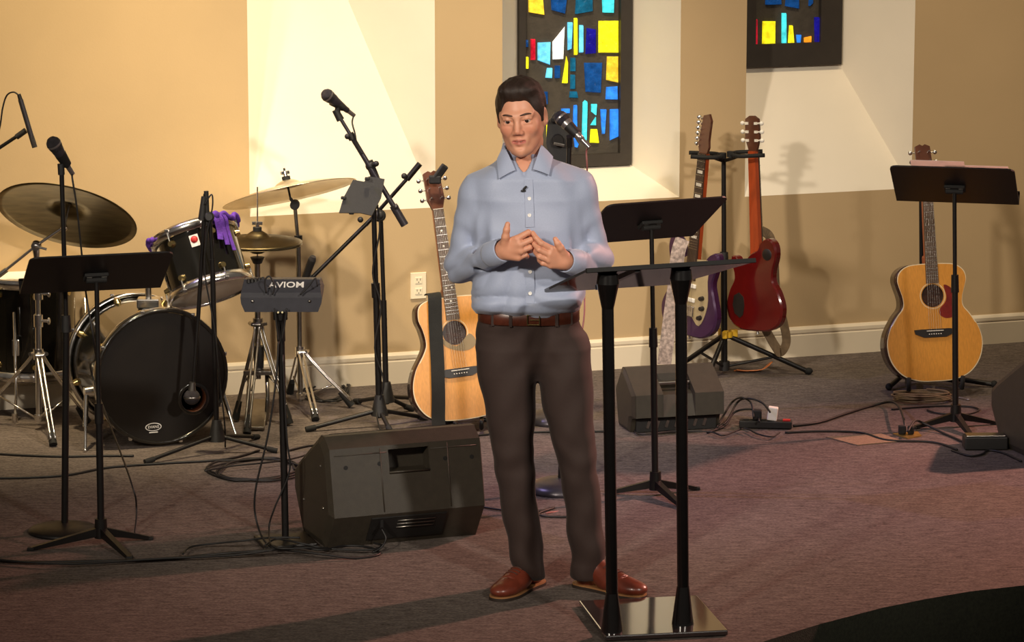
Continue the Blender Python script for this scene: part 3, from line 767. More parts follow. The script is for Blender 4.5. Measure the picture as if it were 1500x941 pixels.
def wedge(label, near_mid_px, yaw, width, prof, near_e, notch, mats=('speaker_plastic', 'speaker_plastic')):
    """floor monitor: side profile (towards the viewer e, height z) drawn along its width; notch = (x0, x1, profile) for the grip"""
    base = fl(*near_mid_px)
    R = Matrix.Rotation(yaw, 4, 'Z')
    org = base + (R @ Vector((0, near_e, 0)))
    t = thing('floor_monitor', label, 'speaker', org)
    M = Matrix.Translation(org) @ R
    def ext(x0, x1, pr):
        m = MB(); n = len(pr)
        P = [(x0, -e, z) for e, z in pr] + [(x1, -e, z) for e, z in pr]
        m.add(P, [tuple(range(n)), tuple(range(2 * n - 1, n - 1, -1))] + [(i, (i + 1) % n, n + (i + 1) % n, n + i) for i in range(n)], False, M)
        return m
    h = width / 2
    m = ext(-h, notch[0], prof); m2 = ext(notch[0], notch[1], notch[2]); m3 = ext(notch[1], h, prof)
    for q in (m2, m3): m.add(q.v, q.f, False)
    cab = m.build('cabinet', mats[0], t)
    return t, M, cab, ext

def floor_cable(label, px, r=0.0042, LIFT=0.0, mat='cable_black', cat='cable', pts3=None):
    def hz_(p): return (p[2] if len(p) > 2 else r + 0.001 + LIFT + (0.020 if (358 < p[0] < 478 and 776 < p[1] < 815) else 0.0))
    pts = pts3 or [fl(p[0], p[1], hz_(p)) for p in px]
    sp = spline(pts, 7); m = MB(); m.tube(sp, r, 6)
    return solo('cable', m, mat, label, cat, sp[len(sp) // 2])
# ================================================================== lectern
def lectern():
    base = fl(949, 928); yaw = math.radians(20)
    t = thing('lectern', 'smoked acrylic lectern with two black posts in front of the speaking man', 'lectern', base)
    w = Vector((math.cos(yaw), math.sin(yaw), 0)); d = Vector((-math.sin(yaw), math.cos(yaw), 0))
    Y = base.y
    # slanted top: near edge high, far edge low
    near_l = at(858, 394.5, Y); near = at(983, 389.5, Y)
    W_ = 0.575; L = 0.415; dn = d * 0.39 + Vector((0, 0, -0.13)); dn = dn.normalized()
    nrm = w.cross(dn).normalized()
    if nrm.z < 0: nrm = -nrm
    top = Vector((near.x, near.y, near.z))
    M = Matrix(((w.x, nrm.x, -dn.x, top.x), (w.y, nrm.y, -dn.y, top.y), (w.z, nrm.z, -dn.z, top.z), (0, 0, 0, 1)))
    h = W_ / 2; c = 0.03
    poly = [(h, 0), (-h, 0)] + [(-h + c - c * math.cos(a), -L + c - c * math.sin(a)) for a in (0, .5, 1.05, 1.57)] + [(h - 0.10 - c + c * math.cos(a), -L + c - c * math.sin(a)) for a in (1.57, 1.05, .5)]
    m = MB(); m.prism(poly, 0.004, M, h0=-0.004); panel = m.build('reading_panel', 'acrylic_smoke', t)
    m = MB(); m.box((0, 0.0, 0.004), (W_, 0.014, 0.012), M); m.build('edge_strip', 'rubber', panel)
    m = MB(); m.box((-0.11, -0.008, -L * 0.46), (0.018, 0.008, L * 0.86), M); m.build('dark_bar', 'black_gloss', panel)  # dark bar along the underside of the panel
    for px0, px1 in ((887, 888.5), (1010.5, 1008)):
        a = at(px0, 400, Y); s = (a - top).dot(w)
        p_top = M @ Vector((s, -0.006, -0.055)); foot_p = at(px1, 905, Y)
        b = Vector((base.x, base.y, 0)) + w * ((foot_p - base).dot(w)); b = Vector((b.x, b.y, 0.02))
        p_top = Vector((p_top.x, p_top.y, p_top.z))
        m = MB()
        for za, zb, ra, rb in ((0.0, 0.125, 0.036, 0.020), (0.125, None, 0.019, 0.019)):
            A = b + Vector((0, 0, za)); B = (b + Vector((0, 0, zb))) if zb else p_top - Vector((0, 0, 0.11))
            m.cyl(A, B, ra, rb, 20)
        A = p_top - Vector((0, 0, 0.11)); B = p_top - Vector((0, 0, 0.03)); m.cyl(A, B, 0.019, 0.036, 20); m.cyl(B, p_top, 0.036, 0.032, 20)
        m.build('post', 'black_gloss', t)
    Mb = Matrix.Translation(base) @ Matrix.Rotation(math.radians(10), 4, 'Z')
    m = MB(); m.box((0.045, 0.14, 0.011), (0.40, 0.44, 0.018), Mb, bev=0.004); m.build('base_plate', 'acrylic_smoke', t)
    return t
lectern()

# ================================================================== music stands
music_stand((150, 373.5), math.radians(16), (150, 800), (148, 776), [(45, 807), (220, 791), (190, 820)], 'black music stand in front of the bass drum and floor tom', width=0.50, joint=0.5)
music_stand((980, 294), math.radians(25), (962, 726), (960, 706), [(1001, 746), (1021, 718), (893, 724)], 'black music stand between the speaking man and the double guitar stand', drop=0.185, joint=0.60)
_, MR, LR = music_stand((1394, 245.5), math.radians(-13), (1400, 626), (1400, 607), [(1459, 622), (1423, 641), (1338, 629)], 'black music stand holding pink paper in front of the jumbo guitar', drop=0.18, joint=0.62)
m = MB(); m.box((-0.055, 0.0045, -LR * 0.45 + 0.05), (0.215, 0.0012, LR * 0.90), MR)
o = solo('sheet_music', m, 'sheet_paper', 'sheet of paper glowing pink above its music stand, nearer the guitar headstock', 'paper', MR @ Vector((-0.06, 0.006, -LR * 0.4)))
o['label'] = 'sheet of paper glowing pink above its music stand, nearer the guitar headstock'
m = MB(); m.box((0.10, 0.0068, -LR * 0.45 + 0.014), (0.25, 0.0012, LR * 0.88), MR)
solo('sheet_music', m, 'sheet_paper', 'second pink-lit sheet barely showing over the black music stand edge', 'paper', MR @ Vector((0.12, 0.006, -LR * 0.4)))

# ================================================================== drum kit
BDF = fl(250, 654); BDY = BDF.y; byaw = math.radians(23)
bc = at(237, 549, BDY); bc = Vector((bc.x, BDY, 0.283)); bax = Vector((math.sin(byaw), -math.cos(byaw), 0))
bd = thing('bass_drum', 'black bass drum with a white oval logo on its front head', 'drum', (bc.x, bc.y, 0))
BR = 0.264; BL = 0.42
bx_, by_ = drum(bd, bc, bax, BR, BL, 'drum_shell', 'drum_head_black', 'drum_hoop', 8, lugmat='brass_lug', hoop2='chrome')
hx = Vector((math.cos(byaw), math.sin(byaw), 0)); hz = Vector((0, 0, 1))
def bdM(u, v, o=0.004):
    p = bc + hx * u + hz * v + bax * o
    return Matrix(((hx.x, hz.x, bax.x, p.x), (hx.y, hz.y, bax.y, p.y), (hx.z, hz.z, bax.z, p.z), (0, 0, 0, 1)))
for k in (0, 1):        # chrome rims inside the hoops
    m = MB(); o = bc if k == 0 else bc - bax * BL; s = bax if k == 0 else -bax
    m.lathe([(BR * 1.040, -0.030), (BR * 1.052, -0.026), (BR * 1.054, -0.014), (BR * 1.044, -0.008)], o, s, 56); m.build('hoop_inlay', 'chrome', bd)
lg = MB()
lg.add([tuple(bdM(-0.04, -0.200) @ Vector((0.034 * math.cos(a), 0.017 * math.sin(a), 0))) for a in [i * math.pi / 14 for i in range(28)]], [tuple(range(28))])
logo = lg.build('logo', 'print_white', bd, label='white oval drum head logo')
lg = MB(); lg.add([tuple(bdM(-0.04, -0.200, 0.0046) @ Vector((0.030 * math.cos(a), 0.0135 * math.sin(a), 0))) for a in [i * math.pi / 14 for i in range(28)]], [tuple(range(28))])
lg.build('logo_field', 'drum_head_black', logo)
text_mesh('EVANS', 0.0155, bdM(-0.04, -0.200, 0.0055), 'logo_lettering', 'print_white', logo, 0.0003, 0.0002)
m = MB(); m.box((0, 0, 0), (0.036, 0.004, 0.0006), bdM(-0.04, -0.222, 0.0045)); m.build('logo_caption', 'print_white', logo)
m = MB(); m.lathe([(0.052, 0.004), (0.062, 0.006), (0.066, 0.003)], bc + hx * 0.13 - hz * 0.10, bax, 32); port = m.build('port_ring', 'drum_hoop', bd)
pc = bc + hx * 0.13 - hz * 0.10
m = MB(); m.lathe([(0.053, 0.003), (0.053, -0.06), (0.057, -0.06), (0.057, 0.001)], pc, bax, 32, close=True); m.build('port_sleeve', 'port_wood', port)
hd_b = [o for o in bd.children if o.name.split('.')[0] == 'head'][0]
bm = bmesh.new(); loops = []
for c0, rr, nn_ in ((bc, BR * 0.985, 56), (pc, 0.054, 32)):
    vs = [bm.verts.new((c0 + bax * 0.002 + hx * (rr * math.cos(2 * math.pi * k / nn_)) + hz * (rr * math.sin(2 * math.pi * k / nn_))) - worldloc(bd)) for k in range(nn_)]
    loops += [bm.edges.new((vs[k], vs[(k + 1) % nn_])) for k in range(nn_)]
bmesh.ops.triangle_fill(bm, edges=loops, use_beauty=True, use_dissolve=False, normal=bax)
me = bpy.data.meshes.new('head'); bm.to_mesh(me); bm.free(); me.materials.append(MATS['drum_head_black']); hd_b.data = me
for s, (fx, fy) in ((-1, (106, 657)), (1, (327, 640))):   # spurs
    root = bc - bax * 0.12 + hx * (s * BR * 0.97) - hz * 0.06
    f = root + hx * (s * 0.06) + bax * 0.10; e = Vector((f.x, f.y, 0.006))
    m = MB(); m.cyl(root - hx * s * 0.004, root + hx * s * 0.03, 0.024, 0.018); sp = m.build('spur_bracket', 'chrome', bd)
    m = MB(); m.cyl(root + hx * s * 0.02, root.lerp(e, 0.6) + hx * s * 0.01, 0.010); m.cyl(root.lerp(e, 0.55) + hx * s * 0.01, e, 0.006); m.sphere(e, 0.009, 10); m.build('spur', 'chrome', sp)
# tom holder
topb = bc - bax * 0.16 + hz * BR * 0.97
m = MB(); m.box(topb + hz * 0.018, (0.09, 0.07, 0.04), bev=0.006)
m.cyl(topb, topb + hz * 0.15, 0.013)
m.box(topb + hz * 0.14, (0.05, 0.05, 0.055), bev=0.008)
hold = m.build('tom_holder', 'chrome', bd)
m = MB(); jt = topb + hz * 0.15; m.tube(spline([jt, jt + Vector((0.03, 0.02, 0.03)), jt + Vector((0.09, 0.03, -0.03))], 5), 0.009, 10); m.build('tom_arm', 'chrome', hold)
m = MB(); m.tube(spline([jt, jt + Vector((-0.03, 0.02, 0.03)), jt + Vector((-0.08, 0.05, 0.0))], 5), 0.009, 10); m.build('tom_arm', 'chrome', hold)
for k in range(4):
    m = MB(); p = jt + Vector((0.028 * math.cos(k * 1.6), 0.028 * math.sin(k * 1.6), -0.05 + 0.025 * k)); m.box(p, (0.03, 0.012, 0.02), bev=0.003, rot=(0, 0, k)); m.build('wing_bolt', 'chrome', hold)

# rack tom
tn = camdir(-0.30, 0.93, -0.20); tc = at(283, 341, BDY + 0.17)
tom = thing('rack_tom', 'dark glossy rack tom tilted above the bass drum with purple cloth', 'drum', tc - tn * 0.26)
drum(tom, tc, tn, 0.168, 0.255, 'drum_shell', 'drum_head_white', 'chrome', 6)
fx_, fy_, _ = frame(tn)
side = (CB - tn * CB.dot(tn)).normalized(); sr = side.cross(tn) * -1
if sr.x < 0: sr = -sr
def tomM(ang, h, o):
    rd = (side * math.cos(ang) + sr * math.sin(ang)).normalized(); tg = (sr * math.cos(ang) - side * math.sin(ang)).normalized()
    p = tc - tn * h + rd * (0.168 * 0.97 + o)
    return Matrix(((tg.x, tn.x, rd.x, p.x), (tg.y, tn.y, rd.y, p.y), (tg.z, tn.z, rd.z, p.z), (0, 0, 0, 1)))
m = MB(); m.box((0, 0, 0), (0.036, 0.048, 0.003), tomM(0.06, 0.075, 0.001)); bdg = m.build('badge', 'print_white', tom, label='white and red drum badge')
m = MB(); m.lathe([(0.0004, 0.0018), (0.014, 0.0018), (0.0145, 0)], tomM(0.06, 0.07, 0.003) @ Vector((0, 0, 0)), tomM(0.06, 0.07, 0.003).to_3x3() @ Vector((0, 0, 1)), 20); m.build('badge_emblem', 'print_red', bdg)
# purple cloth knotted round its rim
rnd = random.Random(4)
cl = MB()
def rim(a, r=0.182, h=0.0): 
    return tc + (side * math.cos(a) + sr * math.sin(a)) * r + tn * h
cl.tube(spline([rim(a, 0.184 + rnd.uniform(-0.004, 0.004), rnd.uniform(-0.012, 0.014)) for a in [0.55 + 0.12 * i for i in range(14)]], 4), 0.010, 8)
o = solo('purple_cloth', cl, 'purple_cloth', 'purple cloth strip tied round the rack tom rim', 'cloth', rim(1.2))
cl = MB()
for k in range(3):
    a = 0.62 + k * 0.12
    pts = [rim(a, 0.186, 0.012), rim(a + 0.02, 0.195, -0.02), rim(a + 0.05, 0.183, -0.06), rim(a + 0.02 * k, 0.186, -0.10 - 0.025 * k)]
    cl.ribbon(spline(pts, 5), (side * math.sin(-a) + sr * math.cos(a)), 0.024 - k * 0.004, 0.004)
cl.sphere(rim(0.66, 0.19, 0.0), 0.017, 10, (1, 0.8, 1.2))
cl.v = [tuple(Vector(p) - o.location) for p in cl.v]
k_ = cl.build('knot_tails', 'purple_cloth', None); k_.parent = o
cl = MB(); cl.tube(spline([rim(a, 0.184 + rnd.uniform(-0.003, 0.003), rnd.uniform(-0.01, 0.012)) for a in [-1.75 + 0.11 * i for i in range(8)]], 4), 0.010, 8)
solo('purple_cloth', cl, 'purple_cloth', 'purple cloth bunched on the rack tom rim behind the music stand', 'cloth', rim(-1.3))

# floor tom
ftY = fl(40, 600).y; ftc = at(41, 401, ftY)
ft = thing('floor_tom', 'dark floor tom with a white head beside the bass drum', 'drum', (ftc.x, ftc.y, 0))
drum(ft, ftc, (0.03, -0.03, 1), 0.203, 0.41, 'drum_shell', 'drum_head_white', 'chrome', 8, head2='drum_head_black')
for a in (0.4, 2.5, 4.6):
    d_ = Vector((math.cos(a), math.sin(a), 0)); p = ftc + d_ * 0.222
    m = MB(); m.box(Vector((p.x, p.y, ftc.z - 0.27)), (0.03, 0.03, 0.07), bev=0.005, rot=(0, 0, a)); lb = m.build('leg_bracket', 'chrome', ft)
    q = Vector((p.x, p.y, 0)) + d_ * 0.02
    m = MB(); m.tube([Vector((q.x, q.y, ftc.z - 0.12)), Vector((q.x, q.y, 0.12)), Vector((q.x, q.y, 0.02)) + d_ * 0.03], 0.006, 8); m.cyl(Vector((q.x, q.y, 0.0)) + d_ * 0.03, Vector((q.x, q.y, 0.04)) + d_ * 0.03, 0.013); m.build('leg', 'chrome', lb)

# drum throne behind, mostly hidden
thp = at(20, 0, ftY + 0.55); 
th = thing('drum_throne', 'low black drum throne behind the floor tom', 'stool', (at(25, 560, ftY + 0.5).x, ftY + 0.5, 0))
cx, cy = th.location.x, th.location.y
m = MB(); m.lathe([(0.001, 0.46), (0.12, 0.465), (0.16, 0.45), (0.17, 0.42), (0.165, 0.385), (0.001, 0.38)], (cx, cy, 0), (0, 0, 1), 32); m.build('seat', 'black_plastic', th)
m = MB(); m.cyl((cx, cy, 0.06), (cx, cy, 0.39), 0.016); m.build('column', 'steel_worn', th)
for k in range(3):
    a = k * 2.1 + 0.3; m = MB(); m.tube([(cx, cy, 0.22), (cx + 0.22 * math.cos(a), cy + 0.22 * math.sin(a), 0.012)], 0.009, 8); m.build('leg', 'steel_worn', th)

# ride cymbal and its boom stand
rsY = fl(57, 630).y; rf = fl(57, 630)
rs = thing('cymbal_stand', 'chrome boom cymbal stand holding the large dark ride cymbal', 'cymbal stand', rf)
tilt = at(53, 360, rsY); bot = at(57, 618, rsY)
m = MB(); m.cyl(bot, at(56, 470, rsY), 0.0125); m.cyl(at(56, 470, rsY), at(55, 420, rsY), 0.010); m.build('lower_tube', 'chrome', rs)
m = MB(); m.cyl(at(56, 432, rsY), at(54, 378, rsY), 0.0095); m.cyl(at(54, 388, rsY), at(53, 364, rsY), 0.010, 0.016); m.build('upper_tube', 'chrome', rs)
for yy in (470, 430):
    m = MB(); q = at(56, yy, rsY); m.cyl(q - Vector((0, 0, 0.025)), q + Vector((0, 0, 0.025)), 0.019); m.cyl(q, q + Vector((0.04, -0.01, 0)), 0.006); m.sphere(q + Vector((0.044, -0.01, 0)), 0.012, 10, (0.6, 1, 1.3)); m.build('height_clamp', 'chrome', rs)
m = MB(); m.sphere(tilt, 0.022, 14); m.cyl(tilt - Vector((0, 0.02, 0)), tilt + Vector((0, 0.02, 0)), 0.018); m.cyl(tilt + Vector((0, -0.02, 0)), tilt + Vector((0.045, -0.02, -0.012)), 0.005); m.build('boom_tilter', 'chrome', rs)
rn = camdir(0.16, 0.90, -0.40); rc_ = at(98, 316, rsY + 0.02)
m = MB(); m.cyl(at(-2, 404, rsY), tilt, 0.006); m.cyl(tilt, rc_ - rn * 0.05, 0.006); m.cyl(at(-6, 407, rsY), at(10, 395, rsY), 0.011)
m.cyl(rc_ - rn * 0.06, rc_ + rn * 0.05, 0.006); m.sphere(rc_ - rn * 0.055, 0.016, 12); m.build('boom_arm', 'chrome', rs)
braced_tripod(rs, None, at(56, 519, rsY), at(57, 612, rsY), [fl(-35, 622), fl(128, 622), fl(78, 655)])
cymbal('ride_cymbal', 'large dark ride cymbal tilted back so its underside shows', rc_, rn, 0.288, 'cymbal_dark', 0.075, 0.03)

# crash cymbal and stand
csY = fl(445, 595).y; cf = fl(445, 595)
cn = camdir(-0.21, 0.97, -0.06); cc = at(424, 284, csY)
cymbal('crash_cymbal', 'thin bright crash cymbal tilted up toward the mic boom stands', cc, cn, 0.285, 'cymbal_bright', 0.062, 0.034)
cs = thing('cymbal_stand', 'straight dark-tubed cymbal stand carrying the bright crash cymbal', 'cymbal stand', cf)
m = MB(); m.cyl(at(440, 588, csY), at(437, 350, csY), 0.0115); m.build('lower_tube', 'steel_worn', cs)
m = MB(); m.cyl(at(437, 360, csY), at(432, 302, csY), 0.008); m.build('upper_tube', 'steel_worn', cs)
m = MB(); q = at(437, 352, csY); m.cyl(q - Vector((0, 0, 0.02)), q + Vector((0, 0, 0.02)), 0.017); m.sphere(q + Vector((-0.02, -0.01, 0)), 0.013, 10); m.build('height_clamp', 'black_plastic', cs)
m = MB(); q = at(432, 300, csY); m.cyl(q - Vector((0, 0.02, 0)), q + Vector((0, 0.02, 0)), 0.02); m.cyl(q, cc - cn * 0.02, 0.007); m.cyl(cc - cn * 0.03, cc + cn * 0.11, 0.0045); m.build('tilter', 'black_plastic', cs)
braced_tripod(cs, None, at(439, 515, csY), at(441, 580, csY), [fl(462, 618), fl(515, 598), fl(425, 578)], 'chrome')

# hi-hat
hhY = fl(378, 615).y; hf = fl(378, 615)
hh = thing('hi_hat_stand', 'hi-hat stand with pedal between bass drum and crash cymbal stand', 'cymbal stand', hf)
m = MB(); m.cyl(at(378, 555, hhY), at(377, 386, hhY), 0.0125); m.build('lower_tube', 'steel_worn', hh)
m = MB(); m.cyl(at(377, 385, hhY), at(377, 274, hhY), 0.0032); m.build('pull_rod', 'chrome', hh)
m = MB(); q = at(377, 379, hhY); m.cyl(q - Vector((0, 0, 0.02)), q + Vector((0, 0, 0.006)), 0.018, 0.030); m.build('bottom_seat', 'black_plastic', hh)
m = MB(); q = at(379, 523, hhY); m.cyl(q - Vector((0, 0, 0.045)), q + Vector((0, 0, 0.045)), 0.02, 0.024); m.build('memory_lock', 'black_plastic', hh)
braced_tripod(hh, None, at(378, 474, hhY), at(379, 541, hhY), [fl(345, 618), fl(362, 638), fl(424, 624)], 'steel_worn')
p0 = at(379, 545, hhY)
m = MB()
for s in (-1, 1): m.tube([p0 + Vector((s * 0.035, -0.02, 0.01)), Vector((p0.x + s * 0.04, p0.y - 0.06, 0.11)), Vector((p0.x + s * 0.036, p0.y - 0.10, 0.02))], 0.009, 8)
m.box((p0.x, p0.y - 0.03, p0.z + 0.005), (0.12, 0.05, 0.02), bev=0.005); m.build('pedal_frame', 'steel_worn', hh)
m = MB(); m.box((p0.x, p0.y - 0.10, 0.045), (0.075, 0.27, 0.012), rot=(0.24, 0, 0), bev=0.003); m.build('footboard', 'steel_worn', hh)
hp = at(402, 354, hhY); hp = Vector((at(378, 354, hhY).x + 0.06, hhY, hp.z)); hp = at(400, 353, hhY)
cymbal('hi_hat_cymbal', 'lower of the closed pair of hi-hat cymbals, bell down', at(377, 358, hhY), (-0.01, 0.01, -1), 0.185, 'cymbal_dark', 0.05, 0.014, nut=False)
cymbal('hi_hat_cymbal', 'upper of the closed pair of hi-hat cymbals with clutch', at(377, 354, hhY), (0.01, -0.01, 1), 0.185, 'cymbal_dark', 0.05, 0.020)

# ================================================================== microphone stands on the left
# straight stand with round base
aY = fl(92, 779).y; ab = fl(93, 779)
ms = thing('microphone_stand', 'straight black microphone stand with round base holding the vocal microphone before the ride cymbal', 'mic stand', ab)
m = MB(); m.lathe([(0.001, 0.034), (0.02, 0.034), (0.06, 0.028), (0.118, 0.014), (0.126, 0.006), (0.126, 0.0), (0.001, 0.0)], ab, (0, 0, 1), 36); m.build('round_base', 'black_metal', ms)
tpA = at(90, 243, aY); m = MB(); m.cyl(Vector((ab.x + 0.005, ab.y, 0.02)), at(97, 470, aY), 0.0125); m.build('lower_tube', 'black_metal', ms)
m = MB(); m.cyl(at(97, 472, aY), tpA, 0.0085); m.build('upper_tube', 'black_metal', ms)
m = MB(); q = at(96.5, 470, aY); m.cyl(q - Vector((0, 0, 0.04)), q + Vector((0, 0, 0.02)), 0.019, 0.016); m.build('clutch', 'black_plastic', ms)
m = MB(); m.cyl(at(90, 256, aY), at(89, 240, aY), 0.012); h0 = at(79, 211, aY - 0.03); tl = at(99, 243, aY + 0.02); m.cyl(h0.lerp(tl, 0.45), h0.lerp(tl, 0.95), 0.021, 0.017); m.build('clip', 'black_plastic', ms)
microphone(h0, tl, 'vocal microphone on the straight stand, in front of the ride cymbal',
           [at(106, 262, aY + 0.02), at(112, 300, aY + 0.02), at(118, 355, aY + 0.03), at(126, 430, aY + 0.05), at(140, 520, aY + 0.07), fl(168, 640) + Vector((0, -0.7, 0.40)), at(190, 700, aY), at(200, 745, aY), fl(197, 785, 0.004)], body='mic_body')

# overhead boom, stand off to the left
oY = BDY + 0.35; ob = fl(-70, 640); ob = Vector((at(-70, 600, oY).x, oY, 0))
os_ = thing('microphone_stand', 'overhead boom microphone stand reaching in above the ride cymbal', 'mic stand', ob)
piv = at(-70, 262, oY); m = MB(); m.cyl(Vector((ob.x, ob.y, 0.05)), piv, 0.010); m.build('pole', 'black_metal', os_)
m = MB(); m.cyl(at(-150, 315, oY), at(26, 199, oY), 0.0075); m.build('boom', 'black_metal', os_)
m = MB(); m.cyl(at(24, 201, oY), at(38, 191, oY), 0.012); m.sphere(piv, 0.022); m.build('clip', 'black_plastic', os_)
tripod_base(os_, Vector((ob.x, ob.y, 0.05)), [ob + Vector((0.3 * math.cos(a), 0.3 * math.sin(a), 0)) for a in (1.2, 3.3, 5.0)])
pm = thing('microphone', 'slim pencil condenser microphone pointing down at the ride cymbal', 'microphone', at(41, 180, oY - 0.03))
m = MB(); m.cyl(at(30, 146, oY - 0.03), at(46, 200, oY - 0.03), 0.0105); m.build('barrel', 'mic_body', pm)
m = MB(); m.cyl(at(46, 200, oY - 0.03), at(51, 216, oY - 0.03), 0.0108); m.build('capsule', 'mic_grille', pm)
m = MB(); m.cyl(at(27.5, 138, oY - 0.03), at(30, 146, oY - 0.03), 0.0075, 0.009); m.tube(spline([at(28, 140, oY - 0.03), at(20, 135, oY - 0.02), at(10, 140, oY), at(4, 158, oY), at(0, 185, oY), at(-8, 215, oY + 0.01)], 6), 0.0034, 6); m.build('cable', 'cable_black', pm)

# kick drum stand, boom hanging down to the drum microphone
kY = fl(318, 664).y; kb = fl(318, 664)
ks = thing('microphone_stand', 'short tripod microphone stand in front of the bass drum', 'mic stand', kb)
hubk = at(318, 646, kY)
m = MB(); m.cyl(hubk, at(311, 380, kY), 0.0105); m.cyl(at(311, 380, kY), at(307, 318, kY), 0.0085); m.build('pole', 'black_metal', ks)
m = MB(); m.cyl(at(304, 330, kY), at(302, 280, kY), 0.0095); m.cyl(at(296, 322, kY), at(299, 288, kY), 0.016, 0.011); m.sphere(at(306, 318, kY), 0.022); m.cyl(at(306, 318, kY - 0.03), at(306, 318, kY + 0.03), 0.014); m.build('swivel', 'black_plastic', ks)
kmic = at(281, 582, kY - 0.02)
m = MB(); m.cyl(at(301, 284, kY), at(290, 470, kY), 0.0085); m.cyl(at(290, 470, kY), at(283, 560, kY - 0.01), 0.0065); m.build('boom', 'black_metal', ks)
tripod_base(ks, Vector((hubk.x, hubk.y, 0.06)), [fl(216, 680), fl(402, 664), fl(376, 644)])
m = MB(); m.tube(spline([at(300, 300, kY - 0.02), at(310, 285, kY - 0.02), at(311, 305, kY - 0.02), at(303, 345, kY - 0.02), at(300, 400, kY - 0.02), at(314, 480, kY - 0.02), at(322, 560, kY - 0.02), at(329, 620, kY - 0.02), fl(330, 655, 0.005)], 6), 0.0034, 6); m.build('wrapped_cable', 'cable_black', ks)
km = thing('microphone', 'round drum microphone hanging before the bass drum head', 'microphone', kmic)
m = MB(); m.sphere(kmic, 0.033, 18, (1, 1, 0.95)); m.build('grille', 'mic_grille', km)
m = MB(); m.cyl(kmic + Vector((0, 0, 0.02)), kmic + Vector((0.003, 0, 0.06)), 0.017, 0.012); m.lathe([(0.033, -0.004), (0.0345, 0), (0.033, 0.004)], kmic, (0, 0, 1), 24); m.build('yoke', 'steel_worn', km)

# ================================================================== personal mixer on a stand
mxY = fl(418, 795).y; mxb = fl(418, 797)
st = thing('mixer_stand', 'thin black stand with flat base under the small personal mixer', 'stand', mxb)
m = MB(); m.cyl(Vector((at(418, 780, mxY).x, mxY, 0.012)), at(412, 500, mxY), 0.0125); m.build('lower_tube', 'black_metal', st)
m = MB(); m.cyl(at(412, 500, mxY), at(410.5, 458, mxY), 0.015); m.cyl(at(410.5, 468, mxY), at(410.5, 455, mxY), 0.026); m.build('upper_tube', 'black_metal', st)
m = MB(); m.box((mxb.x, mxb.y, 0.009), (0.19, 0.18, 0.016), bev=0.004, rot=(0, 0, 0.3)); m.build('base_plate', 'black_metal', st)
pmx = thing('personal_mixer', 'small black personal monitor mixer with white lettering on a stand', 'mixer', at(412, 452, mxY))
ctr = at(412.5, 433, mxY); s_ = 1 / 404.0
Mx = Matrix.Translation(ctr) @ Matrix.Rotation(0.0, 4, 'Z') @ Matrix.Rotation(0.10, 4, 'X')
hw = 57.5 * s_
# body: lower black tub, upper sloped deck
low = [(-hw, 0.0), (-hw * 0.985, -0.022), (-hw * 0.90, -0.052), (hw * 0.90, -0.052), (hw * 0.985, -0.022), (hw, 0.0)]
m = MB(); m.prism(low, 0.13, Mx, h0=-0.03); bodym = m.build('lower_case', 'mixer_grey', pmx)
P = [(-hw, -0.03, 0.0), (hw, -0.03, 0.0), (hw * 0.98, -0.028, 0.018), (-hw * 0.98, -0.028, 0.018), (-hw * 0.93, 0.03, 0.050), (hw * 0.93, 0.03, 0.050), (-hw, 0.13, 0.0), (hw, 0.13, 0.0), (-hw * 0.93, 0.13, 0.030), (hw * 0.93, 0.13, 0.030)]
m = MB(); m.add(P, [(0, 1, 2, 3), (3, 2, 5, 4), (4, 5, 9, 8), (8, 9, 7, 6), (0, 3, 4, 8, 6), (1, 7, 9, 5, 2), (0, 6, 7, 1)], False, Mx); m.build('deck', 'mixer_grey', pmx)
sl = (Vector((0, 0.03, 0.050)) - Vector((0, -0.028, 0.018))).normalized(); nn = Vector((1, 0, 0)).cross(sl)
q = Vector((0.018, 0.002, 0.0365)) + nn * 0.0012
Mt = Mx @ Matrix(((1, sl.x, nn.x, q.x), (0, sl.y, nn.y, q.y), (0, sl.z, nn.z, q.z), (0, 0, 0, 1)))
text_mesh('AVIOM', 0.040, Mt, 'lettering', 'print_white', pmx, 0.0006, 0.0006, 0.0, 1.0)
for k in range(5):
    m = MB(); a = Mx @ (Vector((-0.115 + k * 0.012, 0.012 + 0.006 * k, 0.043)) ); m.cyl(a, a + Vector((0, 0, 0.014)), 0.007, 0.005, 10); m.build('knob', 'black_plastic', pmx)
for sx in (-1, 1):
    m = MB(); m.sphere(Mx @ Vector((sx * 0.1, -0.031, -0.012)), 0.006, 10); m.build('case_screw', 'steel_worn', pmx)
    m = MB(); a = at(410.5 + sx * 3, 458, mxY - 0.035); m.sphere(a, 0.004, 8); m.build('pale_dot', 'pale_plastic', pmx)  # small pale dot below the case
for pts in ([(390, 430), (388, 412), (395, 405), (402, 420), (399, 432)], [(440, 432), (452, 420), (462, 408), (465, 420)], [(402, 452), (405, 475), (408, 500)], [(420, 452), (417, 475), (413, 498)]):
    m = MB(); m.tube(spline([at(x, y, mxY - 0.045) for x, y in pts], 5), 0.003, 6); m.build('patch_cable', 'cable_black', pmx)
m = MB(); m.tube(spline([at(408, 500, mxY - 0.02), at(404, 560, mxY - 0.03), at(392, 640, mxY - 0.03), at(374, 720, mxY - 0.02), at(376, 765, mxY - 0.02), fl(394, 800, 0.024), fl(430, 806, 0.024)], 7), 0.0036, 6)
solo('cable', m, 'cable_black', 'thin cable looping down from the personal mixer to the floor', 'cable', fl(394, 797))
m = MB(); m.tube(spline([at(414, 520, mxY - 0.02), at(420, 640, mxY - 0.025), at(424, 690, mxY - 0.02), at(402, 745, mxY - 0.02), at(394, 775, mxY - 0.02), fl(402, 802, 0.036), fl(450, 803, 0.034), fl(480, 803, 0.02)], 7), 0.0032, 6)
